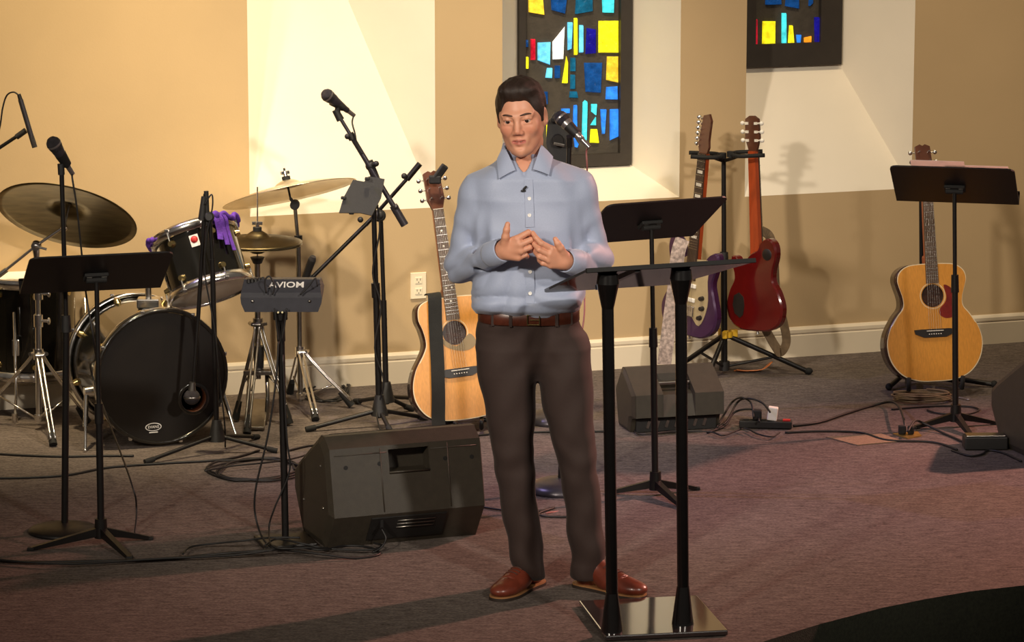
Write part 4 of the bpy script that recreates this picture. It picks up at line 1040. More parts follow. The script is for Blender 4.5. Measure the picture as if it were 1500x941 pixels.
solo('cable', m, 'cable_black', 'second thin cable hugging the mixer stand down to the floor', 'cable', fl(400, 800))

# ================================================================== boom stands beside the man
b1Y = fl(556, 626).y; b1 = fl(556, 626)
bs = thing('microphone_stand', 'tall black boom stand with vocal microphone and tablet holder', 'mic stand', b1)
hubb = at(556, 612, b1Y)
m = MB(); m.cyl(hubb, at(551, 432, b1Y), 0.0135); m.cyl(at(551, 436, b1Y), at(550, 415, b1Y), 0.018); m.build('lower_tube', 'black_metal', bs)
m = MB(); m.cyl(at(551, 432, b1Y), at(546, 258, b1Y), 0.0105); m.build('upper_tube', 'black_metal', bs)
pv = at(546, 262, b1Y)
m = MB(); m.sphere(at(543, 243, b1Y - 0.01), 0.022); m.cyl(at(540, 236, b1Y - 0.01), at(553, 268, b1Y - 0.01), 0.017); m.cyl(at(543, 243, b1Y - 0.02), at(551, 239, b1Y - 0.03), 0.009); m.sphere(at(551, 240, b1Y - 0.03), 0.012); m.build('boom_swivel', 'black_plastic', bs)
m = MB(); m.cyl(at(494, 166, b1Y - 0.02), at(538, 238, b1Y - 0.02), 0.0075); m.cyl(at(515, 200, b1Y - 0.02), at(585, 316, b1Y - 0.02), 0.0105); m.build('boom', 'mic_body', bs)
m = MB(); m.cyl(at(576, 301, b1Y - 0.02), at(593, 330, b1Y - 0.02), 0.0165); m.sphere(at(580, 303, b1Y - 0.04), 0.011); m.build('counterweight', 'mic_body', bs)
m = MB(); m.cyl(at(512, 196, b1Y - 0.02), at(517, 204, b1Y - 0.02), 0.016); m.sphere(at(509, 200, b1Y - 0.03), 0.012); m.build('boom_clutch', 'black_plastic', bs)
m = MB(); m.cyl(at(491, 161, b1Y - 0.02), at(499, 176, b1Y - 0.02), 0.014, 0.016); m.cyl(at(486, 148, b1Y - 0.03), at(503, 158, b1Y - 0.01), 0.019, 0.015); m.cyl(at(496, 152, b1Y - 0.02), at(494, 166, b1Y - 0.02), 0.012); m.build('clip', 'black_plastic', bs)
tripod_base(bs, Vector((hubb.x, hubb.y, 0.06)), [fl(452, 633), fl(622, 616), fl(572, 636)], 0.009)
m = MB(); m.tube(spline([at(553, 300, b1Y - 0.03), at(556, 340, b1Y - 0.03), at(546, 400, b1Y - 0.03), at(558, 450, b1Y - 0.03), at(549, 510, b1Y - 0.03), at(562, 560, b1Y - 0.03), at(552, 605, b1Y - 0.03), fl(560, 640, 0.005)], 6), 0.0036, 6); m.build('wrapped_cable', 'cable_black', bs)
microphone(at(480, 140, b1Y - 0.05), at(509, 162, b1Y + 0.01), 'vocal microphone on the tall boom stand before the bright wall niche',
           [at(516, 180, b1Y - 0.02), at(520, 196, b1Y - 0.045), at(523, 212, b1Y - 0.045), at(531, 226, b1Y - 0.045)], body='mic_body')
# tablet in its holder
def px_prism(poly, Y, t0, t1, tiltM=None):
    c = at(sum(p[0] for p in poly) / len(poly), sum(p[1] for p in poly) / len(poly), Y)
    loc = [at(x, y, Y) - c for x, y in poly]
    return c, [(p.x, p.z) for p in loc]
c_, pl = px_prism([(517, 263), (533, 266), (540, 258), (563, 262), (558, 290), (545, 316), (528, 312), (497, 312), (503, 290)], b1Y - 0.09, 0, 0)
tb = thing('tablet_holder', 'black clamp-on tablet holder seen from behind on the boom stand', 'holder', c_)
Mtb = Matrix.Translation(c_) @ Matrix.Rotation(-0.35, 4, 'X')
m = MB(); m.prism(pl, 0.012, Mtb, h0=0.0); m.build('back_plate', 'black_plastic', tb)
m = MB(); m.prism([(x * 0.9, z * 0.88) for x, z in pl], 0.018, Mtb, h0=0.012); m.build('tablet', 'screen_dark', tb)
m = MB(); m.cyl(c_ + Vector((0.035, 0.0, -0.045)), c_ + Vector((0.045, 0.09, -0.06)), 0.016, 0.014); m.build('clamp', 'black_plastic', tb)
for (ax, ay) in ((503, 290), (515, 312), (538, 262)):
    m = MB(); m.box(at(ax, ay, b1Y - 0.10), (0.02, 0.02, 0.012), bev=0.003); m.build('corner_grip', 'black_plastic', tb)

# second boom stand, low boom reaching to the hi-hat
b2Y = fl(566, 606).y; b2 = fl(566, 606); hub2 = at(566, 592, b2Y)
bs2 = thing('microphone_stand', 'black boom stand reaching a low boom toward the hi-hat', 'mic stand', b2)
m = MB(); m.cyl(hub2, at(562, 440, b2Y), 0.012); m.cyl(at(562, 440, b2Y), at(558, 320, b2Y), 0.009); m.build('pole', 'black_metal', bs2)
m = MB(); m.cyl(at(614, 242, b2Y - 0.02), at(536, 330, b2Y - 0.02), 0.008); m.cyl(at(548, 317, b2Y - 0.02), at(457, 407, b2Y - 0.04), 0.0085); m.cyl(at(615, 240, b2Y - 0.02), at(596, 263, b2Y - 0.02), 0.0125); m.build('boom', 'black_metal', bs2)
m = MB(); m.sphere(at(556, 316, b2Y - 0.02), 0.027); m.cyl(at(556, 316, b2Y - 0.04), at(556, 316, b2Y + 0.02), 0.02); m.build('boom_swivel', 'black_plastic', bs2)
for kx_, ky_ in ((592, 258), (528, 322)):
    m = MB(); m.sphere(at(kx_, ky_, b2Y - 0.04), 0.0125); m.build('clutch_knob', 'black_plastic', bs2)
tripod_base(bs2, Vector((hub2.x, hub2.y, 0.06)), [fl(522, 592), fl(622, 588), fl(602, 603)], 0.009)
hm = thing('microphone', 'stubby black microphone at the boom end above the personal mixer', 'microphone', at(453, 393, b2Y - 0.06))
m = MB(); m.cyl(at(447, 408, b2Y - 0.06), at(457, 381, b2Y - 0.08), 0.015, 0.017); m.build('barrel', 'black_plastic', hm)
m = MB(); m.cyl(at(457, 381, b2Y - 0.08), at(459, 376, b2Y - 0.085), 0.017, 0.012); m.build('capsule', 'mic_grille', hm)
m = MB(); m.box(at(452, 407, b2Y - 0.05), (0.03, 0.03, 0.025), bev=0.005); m.build('clip', 'black_plastic', hm)

# ================================================================== microphone stand behind the man
mbY = fl(822, 719).y; mbb = fl(822, 719)
m3 = thing('microphone_stand', 'straight microphone stand with round grey base behind the speaking man', 'mic stand', mbb)
m = MB(); m.lathe([(0.001, 0.05), (0.022, 0.05), (0.07, 0.045), (0.115, 0.03), (0.128, 0.012), (0.128, 0.0), (0.001, 0.0)], mbb, (0, 0, 1), 36); m.build('round_base', 'mic_body', m3)
m = MB(); m.cyl(Vector((mbb.x, mbb.y, 0.04)), at(829, 430, mbY), 0.0125); m.cyl(at(829, 430, mbY), at(834, 206, mbY), 0.009); m.build('pole', 'black_metal', m3)
hd_, tl_ = at(822, 173, mbY - 0.02), at(853, 205, mbY - 0.06)
m = MB(); m.cyl(at(834, 214, mbY), at(834, 200, mbY - 0.02), 0.012); m.cyl(hd_.lerp(tl_, 0.35), hd_.lerp(tl_, 0.75), 0.022, 0.018); m.build('clip', 'black_plastic', m3)
MATS['mic_pink'] = MATS['mic_silver']
microphone(hd_, tl_, 'silver bodied microphone beside the man, before the stained glass', [at(859, 222, mbY - 0.05), at(860, 250, mbY - 0.04), at(858, 310, mbY + 0.12), at(857, 360, mbY + 0.15), at(856, 420, mbY + 0.12), at(855, 470, mbY + 0.04), at(840, 560, mbY), at(846, 650, mbY), fl(850, 735, 0.005), fl(800, 752, 0.005)], body='mic_pink')
# dark clamp-on holder on its own stand
dY = fl(812, 618).y; db = fl(812, 618)
ds = thing('tablet_stand', 'black stand with clamp holder half hidden behind the man', 'stand', db)
m = MB(); m.lathe([(0.001, 0.05), (0.022, 0.05), (0.07, 0.045), (0.11, 0.03), (0.12, 0.012), (0.12, 0.0), (0.001, 0.0)], db, (0, 0, 1), 36); m.build('round_base', 'mic_body', ds)
m = MB(); m.cyl(Vector((db.x, db.y, 0.04)), at(818, 228, dY), 0.011); m.build('pole', 'black_metal', ds)
c_, pl = px_prism([(802, 180), (812, 166), (826, 165), (838, 186), (840, 214), (828, 240), (806, 237), (800, 210)], dY - 0.05, 0, 0)
m = MB(); m.prism(pl, 0.05, Matrix.Translation(c_), h0=0.0); m.build('holder_plate', 'black_plastic', ds)
m = MB(); m.cyl(c_ + Vector((-0.005, -0.03, -0.015)), c_ + Vector((-0.005, 0.01, -0.015)), 0.022, 0.026); m.build('clamp_knob', 'black_metal', ds)
m = MB(); m.box(c_ + Vector((-0.02, -0.02, 0.07)), (0.03, 0.03, 0.02), bev=0.004); m.build('corner_grip', 'black_metal', ds)
m = MB(); m.box(c_ + Vector((0.0, -0.032, -0.03)), (0.045, 0.008, 0.012), bev=0.002, rot=(0, 0.2, 0)); m.build('clamp_lever', 'steel_worn', ds)

# ================================================================== floor monitors
pb = [(0.10, 0.0), (0.115, 0.0), (0.205, 0.125), (0.155, 0.352), (0.10, 0.386), (0.07, 0.386), (-0.19, 0.235), (-0.235, 0.20), (-0.235, 0.14), (-0.14, 0.0)]
pn = [(0.10, 0.0), (0.115, 0.0), (0.205, 0.125), (0.188, 0.205), (0.125, 0.255), (0.105, 0.33), (0.155, 0.352), (0.10, 0.386), (0.07, 0.386), (-0.19, 0.235), (-0.235, 0.20), (-0.235, 0.14), (-0.14, 0.0)]
pn = [(0.10, 0.0), (0.115, 0.0), (0.205, 0.125), (0.176, 0.255), (0.105, 0.262), (0.100, 0.335), (0.159, 0.338), (0.155, 0.352), (0.10, 0.386), (0.07, 0.386), (-0.19, 0.235), (-0.235, 0.20), (-0.235, 0.14), (-0.14, 0.0)]
pb = [(e * 1.03, z * 1.035) for e, z in pb]; pn = [(e * 1.03, z * 1.035) for e, z in pn]
t, M, cab, ext = wedge('large dark floor monitor wedge beside the man, handle side to the hall', (586, 792), math.radians(21), 0.56, pb, 0.10, (-0.065, 0.085, pn))
def onback(x, f, o):      # a point on the sloping back panel: x across, f 0 bottom .. 1 top, o outwards
    a = Vector((x, -0.2112, 0.1294)); b = Vector((x, -0.1597, 0.3643)); dv = (b - a).normalized(); nv = Vector((0, -dv.z, dv.y))
    return M @ (a.lerp(b, f) + nv * o)
def strip(name, x0, f0, x1, f1, wd, mat, o=0.0008):
    m = MB(); a = onback(x0, f0, o); b = onback(x1, f1, o); m.tube([a, b], wd, 6); m.build(name, mat, cab)
for x in (-0.095, 0.155): strip('panel_seam', x, 0.03, x, 0.97, 0.0022, 'speaker_plastic')
strip('panel_seam', -0.265, 0.90, -0.072, 0.90, 0.002, 'speaker_plastic'); strip('panel_seam', 0.092, 0.90, 0.265, 0.90, 0.002, 'speaker_plastic')
strip('grip_bar', -0.065, 0.60, 0.085, 0.60, 0.004, 'speaker_plastic', 0.001)
for x, f in ((-0.225, 0.72), (-0.10, 0.74), (0.145, 0.74), (0.245, 0.73)):
    m = MB(); m.cyl(onback(x, f, -0.004), onback(x, f, 0.002), 0.008, None, 10); m.build('screw_hole', 'rubber', cab)
# under the panel: connector bay
ub = lambda x, f: M @ (Vector((x, -0.2112, 0.1294)).lerp(Vector((x, -0.1185, 0.0)), f) + Vector((0, -0.004, -0.003)))
m = MB(); P = [ub(-0.14, 0.10), ub(0.14, 0.10), ub(0.14, 0.80), ub(-0.14, 0.80)]; bk_ = M.to_3x3() @ Vector((0, 0.006, 0.005)); m.add(P + [p + bk_ for p in P], [(0, 1, 2, 3), (0, 4, 5, 1), (1, 5, 6, 2), (2, 6, 7, 3), (3, 7, 4, 0)]); m.build('connector_panel', 'black_plastic', t)
for f in (0.22, 0.33, 0.44):
    m = MB(); m.tube([ub(-0.04, f) + Vector((0, -0.003, 0)), ub(0.10, f) + Vector((0, -0.003, 0))], 0.0022, 6); m.build('heat_sink_fin', 'steel_worn', t)
m = MB(); m.cyl(ub(-0.10, 0.2), ub(-0.10, 0.2) + Vector((0.0, -0.03, -0.02)), 0.008); q = ub(-0.10, 0.2) + Vector((0, -0.03, -0.02)); m.tube(spline([q, q + Vector((0.015, -0.015, -0.03)), q + Vector((0.0, -0.02, -0.06)), Vector((q.x - 0.03, q.y - 0.04, 0.006))], 6), 0.0035, 6); m.build('signal_cable', 'cable_black', t)
for s in (-1, 1):      # side caps
    m = MB(); k = len(pb); x = s * 0.28
    P = [(x, -e, z) for e, z in pb] + [(x + s * 0.012, -(0.0 + (e) * 0.86), 0.19 + (z - 0.19) * 0.86) for e, z in pb]
    m.add(P, [tuple(range(k, 2 * k))] + [(i, (i + 1) % k, k + (i + 1) % k, k + i) for i in range(k)], False, M); sc_ = m.build('side_panel', 'speaker_plastic', t)
    for e, z in ((0.11, 0.31), (0.14, 0.14), (-0.12, 0.12)):
        m = MB(); p = M @ Vector((x + s * 0.011, -e * 0.86, 0.19 + (z - 0.19) * 0.86)); m.sphere(p, 0.006, 8); m.build('bolt', 'steel_worn', sc_)
g = M.to_3x3() @ Vector((0, 0.26, -0.151)).normalized()
m = MB(); P = [M @ Vector((x, y, z)) for x, y, z in ((-0.25, -0.065, 0.3935), (0.25, -0.065, 0.3935), (0.25, 0.19, 0.2475), (-0.25, 0.19, 0.2475))]; up = Vector((0, 0, 0.006)); m.add([p + up for p in P] + P, [(0, 1, 2, 3), (0, 4, 5, 1), (1, 5, 6, 2), (2, 6, 7, 3), (3, 7, 4, 0)]); m.build('grille', 'black_metal', t)
for x in (-0.23, 0.23):
    m = MB(); m.box((x, -0.09, 0.008), (0.03, 0.04, 0.018), M, bev=0.003); m.build('rubber_foot', 'rubber', t)

ps = [(0.055, 0.0), (0.075, 0.06), (0.13, 0.072), (0.125, 0.165), (-0.03, 0.252), (-0.06, 0.25), (-0.15, 0.15), (-0.10, 0.0)]
pns = [(0.055, 0.0), (0.075, 0.06), (0.13, 0.072), (0.085, 0.155), (0.05, 0.165), (0.0, 0.165), (-0.01, 0.225), (-0.03, 0.252), (-0.06, 0.25), (-0.15, 0.15), (-0.10, 0.0)]
t, M, cab, ext = wedge('small floor monitor with carrying handle below the two electric guitars', (988, 630), math.radians(15), 0.375, ps, 0.055, (-0.07, 0.065, pns))
m = MB(); m.box((-0.003, -0.045, 0.196), (0.138, 0.022, 0.014), M, bev=0.004); m.build('grip_bar', 'steel_worn', t)
m = MB(); m.box((0.0, -0.072, 0.03), (0.34, 0.012, 0.052), M, rot=(0.0, 0, 0)); m.build('connector_panel', 'black_plastic', t)
for k in range(7):
    m = MB(); m.box((-0.12 + k * 0.04, -0.0805, 0.033), (0.012, 0.004, 0.03), M, rot=(0, 0.3, 0)); m.build('panel_marking', 'steel_worn', t)
m = MB(); k = len(ps); x = -0.1885
m.add([(x, -e, z) for e, z in ps] + [(x - 0.01, -e * 0.8, 0.12 + (z - 0.12) * 0.85) for e, z in ps], [tuple(range(k, 2 * k))] + [(i, (i + 1) % k, k + (i + 1) % k, k + i) for i in range(k)], False, M); m.build('side_panel', 'speaker_plastic', t)

t, M, cab, ext = wedge('dark floor monitor beside the pink paper music stand and pedal', (1598, 664), math.radians(18), 0.545, pb, 0.10, (-0.065, 0.085, pn))
m = MB(); k = len(pb); x = -0.2725
m.add([(x, -e, z) for e, z in pb] + [(x - 0.012, -e * 0.86, 0.19 + (z - 0.19) * 0.86) for e, z in pb], [tuple(range(k, 2 * k))] + [(i, (i + 1) % k, k + (i + 1) % k, k + i) for i in range(k)], False, M); m.build('side_panel', 'speaker_plastic', t)
# pedal in front of it
pd = fl(1444, 660); t = thing('foot_pedal', 'small black foot pedal beside the floor monitor near the floor box', 'pedal', pd)
m = MB(); m.box((pd.x, pd.y + 0.03, 0.028), (0.172, 0.075, 0.052), bev=0.005, rot=(0, 0, 0.03)); m.build('case', 'black_plastic', t)
m = MB(); m.box((pd.x, pd.y + 0.03, 0.0565), (0.155, 0.06, 0.006), bev=0.002, rot=(0, 0, 0.03)); m.build('treadle', 'steel_worn', t)

# ================================================================== guitars
half_t = [(0.0, 0.0), (0.09, 0.006), (0.155, 0.03), (0.195, 0.085), (0.203, 0.15), (0.182, 0.22), (0.140, 0.285), (0.124, 0.325), (0.130, 0.38), (0.143, 0.425), (0.135, 0.475), (0.10, 0.498), (0.05, 0.503), (0.0, 0.503)]
ga = fl(683, 634); tailA = Vector((ga.x, ga.y, 0.055))
gA, MA = acoustic('light spruce acoustic guitar with wide black strap behind the man', tailA, math.radians(15), math.radians(13), math.radians(-4.5), half_t, 'spruce', None, 0.355, [(0.06, -0.01), (0.085, -0.05), (0.05, -0.075), (0.0, -0.072), (-0.045, -0.05), (-0.062, -0.01), (0.0, -0.055)], cutaway=True, scale=1.0)
gp = lambda x, y, z: MA @ Vector((x, y, z))
sp = [gp(-0.064, 0.055, 0.524), gp(-0.064, 0.010, 0.526), gp(-0.067, -0.018, 0.505), gp(-0.078, -0.015, 0.40), gp(-0.090, -0.018, 0.26), gp(-0.098, -0.020, 0.19), gp(-0.107, -0.015, 0.10), gp(-0.118, -0.012, 0.02), gp(-0.120, -0.014, -0.02)]
m = MB(); m.ribbon(spline(sp, 6), MA.to_3x3() @ Vector((1, 0, 0)), 0.056, 0.004)
solo('guitar_strap', m, 'strap_black', 'wide black strap hanging down the spruce acoustic guitar top', 'strap', gp(-0.08, -0.012, 0.25))
st = thing('guitar_stand', 'low black guitar stand under the strapped acoustic guitar', 'guitar stand', ga)
for s in (-1, 1):
    m = MB(); a = gp(s * 0.07, 0.17, 0.17); b = gp(s * 0.055, -0.03, -0.012); m.tube([Vector((a.x, a.y + 0.02, 0.28)), Vector((b.x, b.y + 0.155, 0.026)), Vector((b.x, b.y - 0.015, 0.026)), Vector((b.x, b.y - 0.02, 0.06))], 0.009, 8)
    m.tube([Vector((b.x, b.y + 0.155, 0.026)), Vector((b.x + s * 0.04, b.y + 0.19, 0.010))], 0.009, 8); m.build('cradle_arm', 'black_metal', st)
    m = MB(); m.tube([Vector((a.x, a.y, 0.28)), Vector((a.x + s * 0.05, a.y + 0.2, 0.009))], 0.009, 8); m.build('rear_leg', 'black_metal', st)
a = gp(-0.07, 0.17, 0.17); b = gp(0.07, 0.17, 0.17)
m = MB(); m.cyl(Vector((a.x, a.y, 0.28)), Vector((b.x, b.y, 0.28)), 0.010); m.build('cross_bar', 'black_metal', st)
m = MB(); hp_ = gp(0, -0.018, 0.98); m.box(hp_ + Vector((0.022, -0.01, 0.035)), (0.03, 0.022, 0.07), rot=(0.2, 0.6, 0.3), bev=0.005); m.box(hp_ + Vector((0.0, -0.012, 0.005)), (0.05, 0.02, 0.035), bev=0.006)
solo('clip_tuner', m, 'black_plastic', 'clip-on tuner on the strapped acoustic guitar headstock', 'tuner', hp_)

half_j = [(0.0, 0.0), (0.08, 0.004), (0.15, 0.03), (0.198, 0.085), (0.2165, 0.155), (0.205, 0.22), (0.168, 0.285), (0.137, 0.325), (0.135, 0.365), (0.148, 0.41), (0.156, 0.445), (0.145, 0.48), (0.11, 0.505), (0.06, 0.512), (0.0, 0.513)]
gb = fl(1372, 584); tailB = Vector((gb.x, gb.y, 0.075))
gB, MBj = acoustic('orange spruce jumbo acoustic guitar with red pickguard by the wall', tailB, math.radians(11), math.radians(11), math.radians(-0.9), half_j, 'spruce_jumbo', None, 0.372, [(0.052, 0.045), (0.085, 0.03), (0.105, -0.02), (0.10, -0.085), (0.06, -0.10), (0.03, -0.085), (0.028, -0.06), (0.055, -0.03), (0.062, 0.0)], dots=False, scale=0.98)
gq = lambda x, y, z: MBj @ Vector((x, y, z))
st = thing('guitar_stand', 'black neck-support guitar stand holding the jumbo acoustic guitar', 'guitar stand', gb)
bk = gq(-0.03, 0.33, 0.05)
m = MB(); a = at(1350, 425, bk.y); b = at(1349, 262, bk.y); m.cyl(Vector((bk.x, bk.y, 0.05)), Vector((a.x, bk.y, a.z)), 0.012); m.cyl(Vector((a.x, bk.y, a.z)), b, 0.009); m.cyl(a - Vector((0, 0, 0.03)), a + Vector((0, 0, 0.02)), 0.015); m.build('upright', 'black_metal', st)
yk = gq(0, 0, 0.83)
m = MB(); ring = [Vector((yk.x + x, yk.y + y, yk.z)) for x, y in ((-0.037, -0.032), (-0.044, 0.005), (-0.026, 0.046), (0.026, 0.046), (0.044, 0.005), (0.037, -0.032))]
m.tube(spline([b, Vector((b.x, (b.y + yk.y) / 2 + 0.03, yk.z - 0.02)), Vector((yk.x, yk.y + 0.05, yk.z))], 5), 0.007, 8); m.tube(spline(ring, 5), 0.006, 8); m.build('neck_yoke', 'rubber', st)
for s in (-1, 1):
    p = gq(s * 0.11, 0.05, 0.0)
    m = MB(); m.tube([Vector((bk.x, bk.y, 0.05)), Vector((p.x, p.y + 0.07, 0.048)), Vector((p.x + s * 0.01, p.y - 0.075, 0.048)), Vector((p.x + s * 0.012, p.y - 0.082, 0.10))], 0.010, 8); m.build('cradle_arm', 'rubber', st)
for (fx, fy) in ((1302, 572), (1456, 568), (1380, 540)):
    f = fl(fx, fy); m = MB(); m.cyl(Vector((bk.x, bk.y, 0.055)), Vector((f.x, f.y, 0.014)), 0.011); lg = m.build('leg', 'black_metal', st)
    m = MB(); m.sphere(Vector((f.x, f.y, 0.016)), 0.016, 10); m.build('rubber_foot', 'rubber', lg)
rnd = random.Random(2)
pts = []
cc_ = fl(1350, 589)
for i in range(64):
    a = i * 0.62; pts.append(Vector((cc_.x + (0.12 + rnd.uniform(-0.012, 0.012)) * math.cos(a), cc_.y + (0.055 + rnd.uniform(-0.01, 0.01)) * math.sin(a), 0.006 + 0.0006 * i)))
m = MB(); m.tube(spline(pts, 2), 0.0042, 6); solo('cable_coil', m, 'strap_tan', 'tan cable coiled on the carpet below the jumbo guitar', 'cable', cc_)
m = MB(); q = gq(0.0, 0.05, -0.02); m.cyl(q, q - Vector((0, 0.0, 0.035)), 0.008); m.tube(spline([q - Vector((0, 0, 0.03)), q + Vector((0.01, -0.03, -0.05)), fl(1400, 582, 0.006), fl(1420, 586, 0.006)], 5), 0.0035, 6)
solo('instrument_cable', m, 'mic_silver', 'silver jack plug and lead at the jumbo guitar end pin', 'cable', q)

# double guitar stand with the two electrics
dsF = fl(1061, 549); dsY = dsF.y
st = thing('guitar_stand', 'tall double hanging guitar stand with yellow collar', 'guitar stand', dsF)
m = MB(); m.cyl(Vector((at(1061, 530, dsY).x, dsY, 0.03)), at(1060.5, 378, dsY), 0.0145); m.build('lower_tube', 'black_metal', st)
m = MB(); m.cyl(at(1060.5, 380, dsY), at(1060, 230, dsY), 0.0105); m.build('upper_tube', 'black_metal', st)
m = MB(); q = at(1060.5, 376, dsY); m.cyl(q - Vector((0, 0, 0.03)), q + Vector((0, 0, 0.02)), 0.021, 0.018); m.build('height_clutch', 'black_plastic', st)
m = MB(); q = at(1065, 490, dsY); m.cyl(q - Vector((0, 0, 0.012)), q + Vector((0, 0, 0.014)), 0.026)
for a in (0.2, 2.3, 4.4): m.box(q + Vector((0.03 * math.cos(a), 0.03 * math.sin(a), 0.004)), (0.035, 0.022, 0.034), rot=(0, 0, a), bev=0.005)
m.build('leg_collar', 'yellow_plastic', st)
qq = at(1062, 490, dsY)
for (fx, fy) in ((1184, 549), (1000, 537), (1035, 560)):
    f = fl(fx, fy); m = MB(); m.cyl(qq, Vector((f.x, f.y, 0.014)), 0.011); lg = m.build('leg', 'black_metal', st)
    m = MB(); m.sphere(Vector((f.x, f.y, 0.016)), 0.016, 10, (1.3, 1, 1)); m.build('rubber_foot', 'rubber', lg)
    m = MB(); low_ = Vector((at(1061, 530, dsY).x, dsY, 0.035)); m.cyl(low_, qq.lerp(Vector((f.x, f.y, 0.014)), 0.6), 0.006); m.build('brace', 'black_metal', lg)
m = MB(); q = at(1061, 534, dsY); m.cyl(Vector((q.x, dsY, 0.02)), Vector((q.x, dsY, 0.06)), 0.024); m.build('lower_hub', 'black_plastic', st)
for (ex, ey, tag_) in ((1028, 228, -1), (1101, 226, 1)):
    e = at(ex, ey, dsY - (0.055 if tag_ < 0 else 0.105)); m = MB(); top_ = at(1060, 236, dsY)
    m.tube(spline([top_, top_.lerp(e, 0.5) + Vector((0, 0, 0.006)), e + Vector((-tag_ * 0.088, 0.02, -0.005))], 4), 0.008, 8)
    arm = m.build('hanger_arm', 'black_metal', st)
    m = MB(); c0 = e + Vector((-tag_ * 0.088, 0.0, 0)); m.cyl(c0 - Vector((0, 0, 0.012)), c0 + Vector((0, 0, 0.012)), 0.019)
    for s in (-1, 1): m.tube(spline([c0, c0 + Vector((tag_ * 0.03, s * 0.064, 0.0)), c0 + Vector((tag_ * 0.14, s * 0.064, 0.004))], 4), 0.009, 8)
    m.build('hanger_yoke', 'rubber', arm)
outl_off = [(0, 0), (0.09, 0.006), (0.15, 0.05), (0.165, 0.12), (0.14, 0.20), (0.122, 0.26), (0.135, 0.32), (0.15, 0.37), (0.135, 0.405), (0.10, 0.395), (0.06, 0.345), (0.035, 0.335), (-0.035, 0.345), (-0.07, 0.39), (-0.105, 0.44), (-0.14, 0.445), (-0.155, 0.39), (-0.13, 0.29), (-0.132, 0.21), (-0.168, 0.12), (-0.15, 0.04), (-0.09, 0.004)]
tl1 = at(1005, 492, dsY - 0.06)
gE1, ME1 = electric('purple electric guitar hanging face out on the double stand', tl1, math.radians(-44), math.radians(1.0), math.radians(5.2), outl_off, 'purple_lacquer', 'offset', 0.97)
outl_lp = [(0, 0), (0.09, 0.006), (0.15, 0.045), (0.168, 0.115), (0.148, 0.185), (0.118, 0.235), (0.115, 0.275), (0.128, 0.315), (0.130, 0.345), (0.105, 0.352), (0.085, 0.325), (0.05, 0.32), (0.032, 0.345), (0.0, 0.37), (-0.035, 0.385), (-0.06, 0.425), (-0.10, 0.44), (-0.135, 0.415), (-0.142, 0.36), (-0.118, 0.285), (-0.118, 0.235), (-0.148, 0.185), (-0.168, 0.115), (-0.15, 0.045), (-0.09, 0.006)]
tl2 = at(1114, 484, dsY - 0.10)
gE2, ME2 = electric('red single cutaway electric guitar hanging with its back showing', tl2, math.radians(137), math.radians(-1.0), math.radians(4.2), outl_lp, 'red_lacquer', 'single', 0.93)
# straps
sp = [at(1000, 350, dsY - 0.10), at(993, 372, dsY - 0.11), at(988, 420, dsY - 0.10), at(981, 470, dsY - 0.09), at(976, 510, dsY - 0.09), at(973, 534, dsY - 0.08)]
m = MB(); m.ribbon(spline(sp, 6), Vector((1, 0.15, 0)), 0.062, 0.004); solo('guitar_strap', m, 'strap_silver', 'pale silver patterned strap hanging beside the purple electric guitar', 'strap', sp[3])
sp = [at(1116, 338, dsY - 0.0), at(1128, 348, dsY + 0.01), at(1134, 380, dsY + 0.02), at(1137, 430, dsY + 0.03), at(1147, 470, dsY + 0.02), at(1152, 500, dsY), at(1144, 516, dsY - 0.02), at(1136, 508, dsY - 0.03), at(1120, 480, dsY - 0.03)]
m = MB(); m.ribbon(spline(sp, 6), [Vector((0.9, 0.6, 0.1))] * 49, 0.045, 0.004); solo('guitar_strap', m, 'strap_tan', 'tan leather strap looped behind the red electric guitar', 'strap', sp[3])
lf = fl(1100, 546)
m = MB(); m.ribbon(spline([lf + Vector((-0.07, -0.01, 0.012)), lf + Vector((-0.02, 0.0, 0.006)), lf + Vector((0.05, 0.01, 0.012)), lf + Vector((0.09, 0.03, 0.04))], 6), Vector((0.2, -1, 0.3)), 0.05, 0.004)
solo('guitar_strap', m, 'leather_orange', 'orange leather strap end lying on the carpet under the double stand', 'strap', lf)

# ================================================================== power strip, floor box, cables
ps_ = fl(1122, 629); t = thing('power_strip', 'black power strip on the carpet beside the small floor monitor', 'power strip', ps_)
Mp = Matrix.Translation(ps_ + Vector((0, 0.02, 0))) @ Matrix.Rotation(-0.12, 4, 'Z')
m = MB(); m.box((0, 0, 0.018), (0.215, 0.05, 0.03), Mp, bev=0.004); m.build('housing', 'black_plastic', t)
m = MB(); m.box((0.085, -0.003, 0.036), (0.03, 0.02, 0.008), Mp, bev=0.002); m.build('switch', 'print_red', t)
for k in range(4):
    m = MB(); m.box((-0.08 + k * 0.035, 0, 0.034), (0.022, 0.022, 0.003), Mp); m.build('socket', 'rubber', t)
m = MB(); m.box((0.028, 0, 0.062), (0.04, 0.036, 0.055), Mp, rot=(0, 0.12, 0), bev=0.004); solo('power_adapter', m, 'white_plastic', 'white plug-in power adapter standing in the black power strip', 'adapter', Mp @ Vector((0.028, 0, 0.035)))
m = MB(); m.box((-0.035, 0, 0.056), (0.036, 0.036, 0.042), Mp, bev=0.006); solo('power_plug', m, 'rubber', 'black power plug beside the white adapter', 'plug', Mp @ Vector((-0.035, 0, 0.035)))
P0 = ps_
